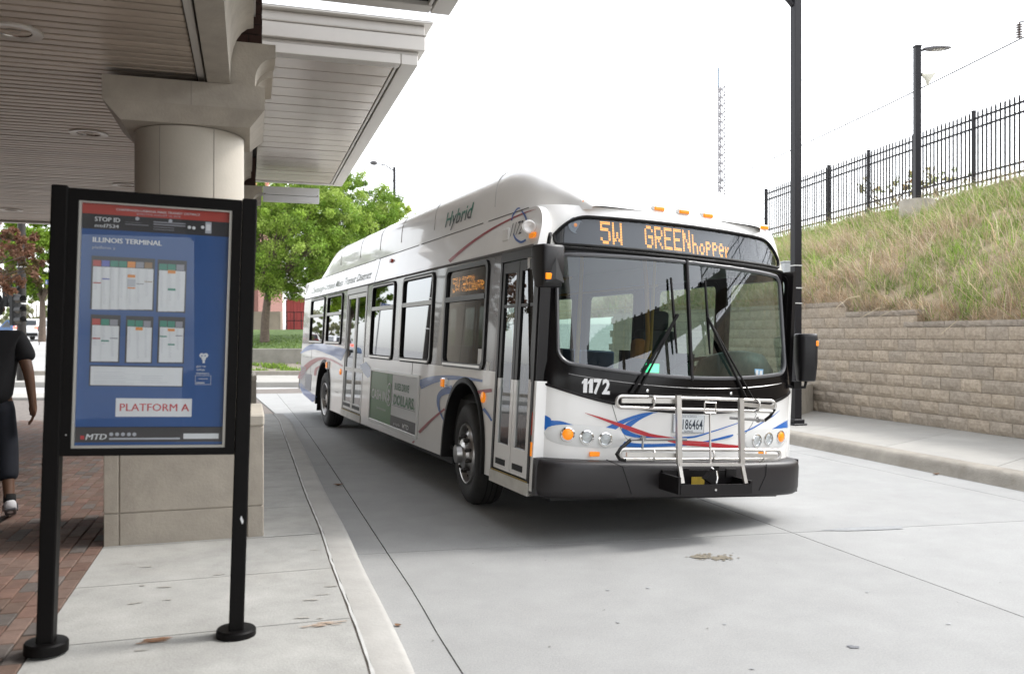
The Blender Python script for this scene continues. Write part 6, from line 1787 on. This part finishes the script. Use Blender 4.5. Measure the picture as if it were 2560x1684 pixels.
# ---- parked cars
def car(label, base, yaw, paint, tall=1.0, truck=False, lit=False, group='cars across the street'):
    root = thing('parked_car', label, 'car', base, yaw, group=group)
    mp_ = mat('paint_'+paint[0], paint[1], .25, coat=.8)
    L2, W2 = 2.25, .90
    z1 = .95*tall
    low = [(-L2,.42),(-L2+.08,.30),(L2-.1,.30),(L2,.45),(L2-.05,.75),(L2-.25,.88*tall),(L2-1.1,z1),(-L2+.25,z1+.03),(-L2+.03,.9)]
    m = MB(); m.panel(low, [], lambda a,b: (a,-W2,b), lambda a,b: (a,W2,b)); m.build('body', mp_, root, bevel=.06, bseg=2, smooth=40)
    zr_ = 1.52*tall if not truck else 1.75
    gh = [(-L2+.15,z1-.02),(L2-1.15,z1-.02),(L2-1.75,zr_-.03),(L2-2.0,zr_),(-L2+.65,zr_),(-L2+.45,zr_-.04)] if not truck else [(-.2,z1-.02),(L2-1.15,z1-.02),(L2-1.75,zr_),(.0,zr_)]
    m = MB(); n=len(gh)
    m.add([(a,-W2+.05-(-.0),b) if b < z1 else (a,-W2+.2,b) for a,b in gh]+[(a,W2-.05,b) if b < z1 else (a,W2-.2,b) for a,b in gh], [tuple(range(n)),tuple(range(2*n-1,n-1,-1))]+[(i,(i+1)%n,n+(i+1)%n,n+i) for i in range(n)])
    m.build('cabin', mp_, root, bevel=.04, bseg=2, smooth=40)
    gm = mat('car_glass', (.03,.035,.04), .08, coat=.5)
    x0 = gh[0][0]; 
    bx0, bx1 = (gh[0][0], gh[-1][0])
    def rw(f_, yk, off): return (bx0+(bx1-bx0)*f_-off, yk, z1-.02+(zr_-z1)*f_)
    m = MB(); m.add([rw(.25,-.68,.03),rw(.25,.68,.03),rw(.85,.6,.03),rw(.85,-.6,.03)], [(0,1,2,3)]); m.build('rear_window', gm, root)
    for sy in (-1, 1):
        y0, y1 = sy*(W2-.075), sy*(W2-.185)
        a0_, a1_ = (gh[0][0]+.35, L2-1.3) if not truck else (.0, L2-1.3)
        m = MB(); m.add([(a0_,y0+sy*.012,z1+.06),(a1_-.1,y0+sy*.012,z1+.06),(L2-1.85,y1+sy*.012,zr_-.09),(a0_+.3,y1+sy*.012,zr_-.09)], [(0,1,2,3)]); m.build('side_window', gm, root)
        for wx in (-L2+.8, L2-.85):
            wl_ = link('wheel', None, root, (wx, sy*(W2-.1), .33))
            m = MB(); m.lathe([(.2,-.1),(.31,-.1),(.33,-.06),(.33,.07),(.30,.11),(.2,.11)], (0,0,0), (0,sy,0), 20); m.build('tyre', mat('tyre', (.022,.021,.02), .75), wl_, smooth=40)
            m = MB(); m.lathe([(.21,.09),(.12,.06),(0,.08)], (0,0,0), (0,sy,0), 16); m.build('rim', M_alu, wl_, smooth=40)
        tz_ = .82*tall if not truck else .8
        m = MB(); m.obox((-L2+.05, sy*.72, tz_+.08), (.05,0,0),(0,.13,0),(0,0,.09)); m.build('tail_light', mat('tail_lit', (.5,.03,.02), .3, emit=(1,.12,.08), estr=1.2) if lit else mat('tail_red', (.35,.02,.02), .3), root, bevel=.02)
    m = MB(); m.box((-L2-.05,-W2+.06,.32),(-L2+.1,W2-.06,.56)); m.build('bumper', M_sig, root, bevel=.03)
    m = MB(); m.obox((-L2-.01,0,.72),(.01,0,0),(0,.16,0),(0,0,.08)); m.build('licence_plate', M_wht, root)
    return root
def cpos(u, v, d): p = at(u, v, d); return p
car('white compact SUV with lit tail lights waiting at the corner', cpos(92, 850, 66), R(100), ('white',(.70,.71,.72)), 1.06, lit=True)
car('blue pickup truck crossing behind the white SUV', cpos(40, 848, 78), R(180), ('blue',(.03,.09,.22)), 1.1, truck=True)
car('dark red car parked beyond the white SUV', cpos(134, 836, 85), R(110), ('red',(.12,.02,.025)), 1.0)

# ================================================================== person walking away
def skin(name, verts, edges, radii, m, parent, sub=2, root=0):
    me = bpy.data.meshes.new(name); bm = bmesh.new(); ly = bm.verts.layers.skin.verify()
    vs = [bm.verts.new(v) for v in verts]
    for i, r_ in enumerate(radii):
        vs[i][ly].radius = r_ if isinstance(r_, tuple) else (r_, r_); vs[i][ly].use_root = (i == root)
    for a, b in edges: bm.edges.new((vs[a], vs[b]))
    bm.to_mesh(me); bm.free()
    o = bpy.data.objects.new(name, me); col.objects.link(o)
    o.modifiers.new('skin', 'SKIN').use_smooth_shade = True
    s_ = o.modifiers.new('sub', 'SUBSURF'); s_.levels = sub; s_.render_levels = sub
    dg = bpy.context.evaluated_depsgraph_get(); out = bpy.data.meshes.new_from_object(o.evaluated_get(dg))
    bpy.data.objects.remove(o); out.materials.clear(); out.materials.append(m); out.shade_smooth()
    return link(name, out, parent)
pd_ = Vector((-.5,.87,0)).normalized()
per = thing('person', 'person in a dark T-shirt, cropped jeans and white trainers walking away past the column', 'person', (-4.30, 7.02, PZ), math.atan2(pd_.y, pd_.x))
M_skin = mat('skin', (.12,.058,.032), .55, var=.12, vscale=14); M_tee = mat('tee_black', (.005,.005,.007), .85, var=.2, vscale=8); M_jean = mat('jean_navy', (.006,.008,.015), .85, var=.25, vscale=12)
J = {'pelvis':(0,0,.98),'waist':(0,0,1.12),'chest':(.01,0,1.36),'neck0':(-.01,0,1.53),'neck':(.015,0,1.60),'head':(.03,0,1.72),'crown':(.03,0,1.83),
 'hipR':(0,-.10,.94),'kneeR':(-.02,-.12,.54),'ankR':(-.16,-.145,.17),'heelR':(-.21,-.15,.12),'ballR':(.0,-.15,.05),
 'hipL':(0,.10,.94),'kneeL':(.18,.10,.54),'ankL':(.32,.10,.10),'heelL':(.28,.1,.06),'ballL':(.48,.1,.045),
 'shR':(-.01,-.20,1.48),'elR':(-.10,-.28,1.20),'wrR':(-.12,-.31,.95),'hdR':(-.11,-.315,.87),'shL':(-.01,.20,1.48),'elL':(.02,.27,1.19),'wrL':(.18,.26,.98),'hdL':(.22,.25,.91)}
nm_ = list(J); ix = {k: i for i, k in enumerate(nm_)}
E_ = [('pelvis','waist'),('waist','chest'),('chest','neck0'),('neck0','neck'),('neck','head'),('head','crown'),('pelvis','hipR'),('hipR','kneeR'),('kneeR','ankR'),('ankR','heelR'),('ankR','ballR'),('pelvis','hipL'),('hipL','kneeL'),('kneeL','ankL'),('ankL','heelL'),('ankL','ballL'),('chest','shR'),('shR','elR'),('elR','wrR'),('wrR','hdR'),('chest','shL'),('shL','elL'),('elL','wrL'),('wrL','hdL')]
rad = {'pelvis':.14,'waist':.13,'chest':.15,'neck0':.075,'neck':.058,'head':(.092,.08),'crown':(.075,.065),'hipR':.09,'kneeR':.062,'ankR':.042,'heelR':.03,'ballR':.035,'hipL':.09,'kneeL':.062,'ankL':.042,'heelL':.03,'ballL':.035,'shR':.065,'elR':.045,'wrR':.032,'hdR':(.042,.024),'shL':.065,'elL':.045,'wrL':.032,'hdL':(.042,.024)}
# fingers grow out of each palm
V_ = [J[k] for k in nm_]; RR = [rad[k] for k in nm_]; EE = [(ix[a], ix[b]) for a, b in E_]
for hd, sgn in (('hdR',-1),('hdL',1)):
    hx, hy, hz = J[hd]
    for k in range(4):
        o = len(V_); fx_ = hx + (.028 - .019*k); ln = (.075,.085,.08,.062)[k]
        V_ += [(fx_, hy, hz-.035), (fx_+.008, hy-sgn*.012, hz-.035-ln*.5), (fx_+.012, hy-sgn*.035, hz-.035-ln*.9)]; RR += [.011,.0095,.008]
        EE += [(ix[hd], o), (o, o+1), (o+1, o+2)]
    o = len(V_); V_ += [(hx+.045, hy-sgn*.01, hz+.01), (hx+.06, hy-sgn*.02, hz-.035)]; RR += [.013,.010]; EE += [(ix[hd], o), (o, o+1)]
body = skin('body', V_, EE, RR, M_skin, per, 2, ix['pelvis'])
skin('shirt', [(0,0,.90),(0,0,1.10),(.01,0,1.36),(-.01,0,1.52),(-.01,-.21,1.47),(-.07,-.275,1.27),(-.01,.21,1.47),(.0,.265,1.27)], [(0,1),(1,2),(2,3),(2,4),(4,5),(2,6),(6,7)], [(.20,.215),(.18,.20),(.185,.20),.09,.092,.085,.092,.085], M_tee, per, 2, 2)
skin('cropped_jeans', [(0,0,1.04),(0,0,.93),(0,-.09,.80),(-.015,-.12,.56),(-.075,-.128,.38),(-.10,-.132,.30),(0,.09,.80),(.17,.10,.56),(.23,.10,.38),(.25,.1,.30)], [(0,1),(1,2),(2,3),(3,4),(4,5),(1,6),(6,7),(7,8),(8,9)], [(.15,.17),(.155,.18),.115,.10,.09,.088,.115,.10,.09,.088], M_jean, per, 2)
for nm_s, a, b, c_ in (('trainer',(-.235,-.15,.15),(-.10,-.15,.085),(.03,-.15,.045)),('trainer',(.25,.1,.06),(.37,.1,.06),(.51,.1,.045))):
    sh = skin(nm_s, [a, b, c_], [(0,1),(1,2)], [(.05,.055),(.05,.048),(.044,.03)], mat('trainer_white', (.66,.65,.67), .6), per, 2)
    m = MB(); dv = Vector(c_)-Vector(a); m.bar(Vector(a)+Vector((0,0,-.048)), Vector(c_)+Vector((0.02,0,-.034)), .085, .022); m.build('sole', mat('sole_grey', (.10,.10,.11), .7), sh, bevel=.008)
    m = MB(); q = Vector(b)
    for sy in (-1,1): m.tube([q+Vector((-.06,sy*.05,-.01)), q+Vector((0,sy*.053,.0)), q+Vector((.05,sy*.047,.025))], .006, 5)
    m.build('side_stripe', mat('stripe_dark', (.05,.05,.055), .6), sh)
for c_, ax_ in (((-.165,-.146,.17), (.25,0,1)), ((.31,.1,.12), (-.1,0,1))):
    m = MB(); m.lathe([(.046,-.03),(.047,.0),(.045,.03),(.042,.04)], c_, ax_, 14); m.build('sock', mat('sock_black', (.012,.012,.013), .9), per, smooth=60)
# head details
m = MB(); m.lathe([(.0,.125),(.05,.118),(.085,.085),(.103,.03),(.104,-.02),(.094,-.06),(.085,-.075)], (.022,0,1.745), (-.12,0,1), 24); m.build('hair', mat('hair_black', (.01,.009,.009), .8, bump=.6, bscale=200), per, smooth=60)
m = MB()
for sy in (-1,1): m.lathe([(.0,.012),(.012,.014),(.02,.01),(.024,.0)], (.03, sy*.098, 1.72), (0,sy,0), 10)
m.tube([(.115,0,1.75),(.14,0,1.715),(.118,0,1.70)], [.01,.016,.012], 8); m.build('face_details', M_skin, per, smooth=60)
m = MB()
for sy in (-1,1): m.lathe([(.012,0),(.008,.006),(0,.008)], (.112, sy*.034, 1.742), (1,0,0), 8)
m.tube([(.115,-.025,1.675),(.12,0,1.673),(.115,.025,1.675)], .006, 6); m.build('eyes_and_mouth', mat('dark_feature', (.04,.015,.015), .5), per, smooth=60)

# ================================================================== curved canopy across the lane, seen mirrored in the bus windscreen
path = [Vector(p) for p in ((5.3,-4.4,0),(6.2,-3.2,0),(7.4,-2.2,0),(8.9,-1.1,0),(10.3,.5,0),(11.4,2.4,0),(12.1,4.4,0))]
cc_ = thing('curved_canopy', 'dark curved walkway canopy on posts across the lane, mirrored in the bus windscreen', 'canopy', path[3])
P_s = [lerp_path(path, i/48) for i in range(49)]
G_ = []
for i, p in enumerate(P_s):
    d_ = (P_s[min(48,i+1)]-P_s[max(0,i-1)]).normalized(); n_ = Vector((d_.y, -d_.x, 0))
    G_.append([tuple(p - path[3] + n_*o_ + Vector((0,0,z_))) for o_, z_ in ((-.2,5.0),(2.0,5.15),(2.05,5.35),(.9,5.62),(-.2,5.42))])
m = MB(); m.grid(G_, close=True); m.build('roof', mat('canopy_dark', (.05,.045,.042), .6), cc_, smooth=30)
for i in range(2, 47, 2):
    p = P_s[i] - path[3]; m = MB(); m.box((p.x-.05,p.y-.05,5.42),(p.x+.05,p.y+.05,5.52)); m.build('roof_rib', mat('canopy_dark', (.05,.045,.042), .6), cc_)
for i in (5, 18, 30, 43):
    d_ = (P_s[i+1]-P_s[i-1]).normalized(); n_ = Vector((d_.y, -d_.x, 0)); p = P_s[i] - path[3] + n_*.9
    m = MB(); m.tube([(p.x,p.y,0),(p.x,p.y,5.1)], .12, 12); m.build('post', M_oc, cc_, smooth=60)

# ---- dry leaves in the gutters
def dry_leaf(p, a_, s_, label):
    m = MB(); rr = random.Random(int(p.x*100))
    prof = [(0,.0),(.25,.28),(.5,.36),(.8,.2),(1.0,0),(.8,-.22),(.5,-.34),(.25,-.25)]
    P = [(x*s_-s_/2, y*s_, .004 + .25*s_*abs(y) + .15*s_*(x-.5)**2*4) for x, y in prof]
    P.append((0,0,.002)); n = len(prof)
    m.add(P, [(i, (i+1)%n, n) for i in range(n)])
    root = m.build('dry_leaf', mat('dry_leaf', (.17,.09,.045), .8, var=.2, vscale=40), None, loc=p, rot=(0,0,a_), label=label, cat='leaf', group='fallen dry leaves')
    return root
dry_leaf(gpt(2340,1186), .4, .10, 'curled brown leaf lying in the gutter below the block wall')
dry_leaf(gpt(846,1213), .2, .12, 'brown leaf lying on the gutter joint beside the platform kerb')
dry_leaf(gpt(995,1564), -.5, .05, 'tiny brown leaf lying on the road slab near the platform kerb')
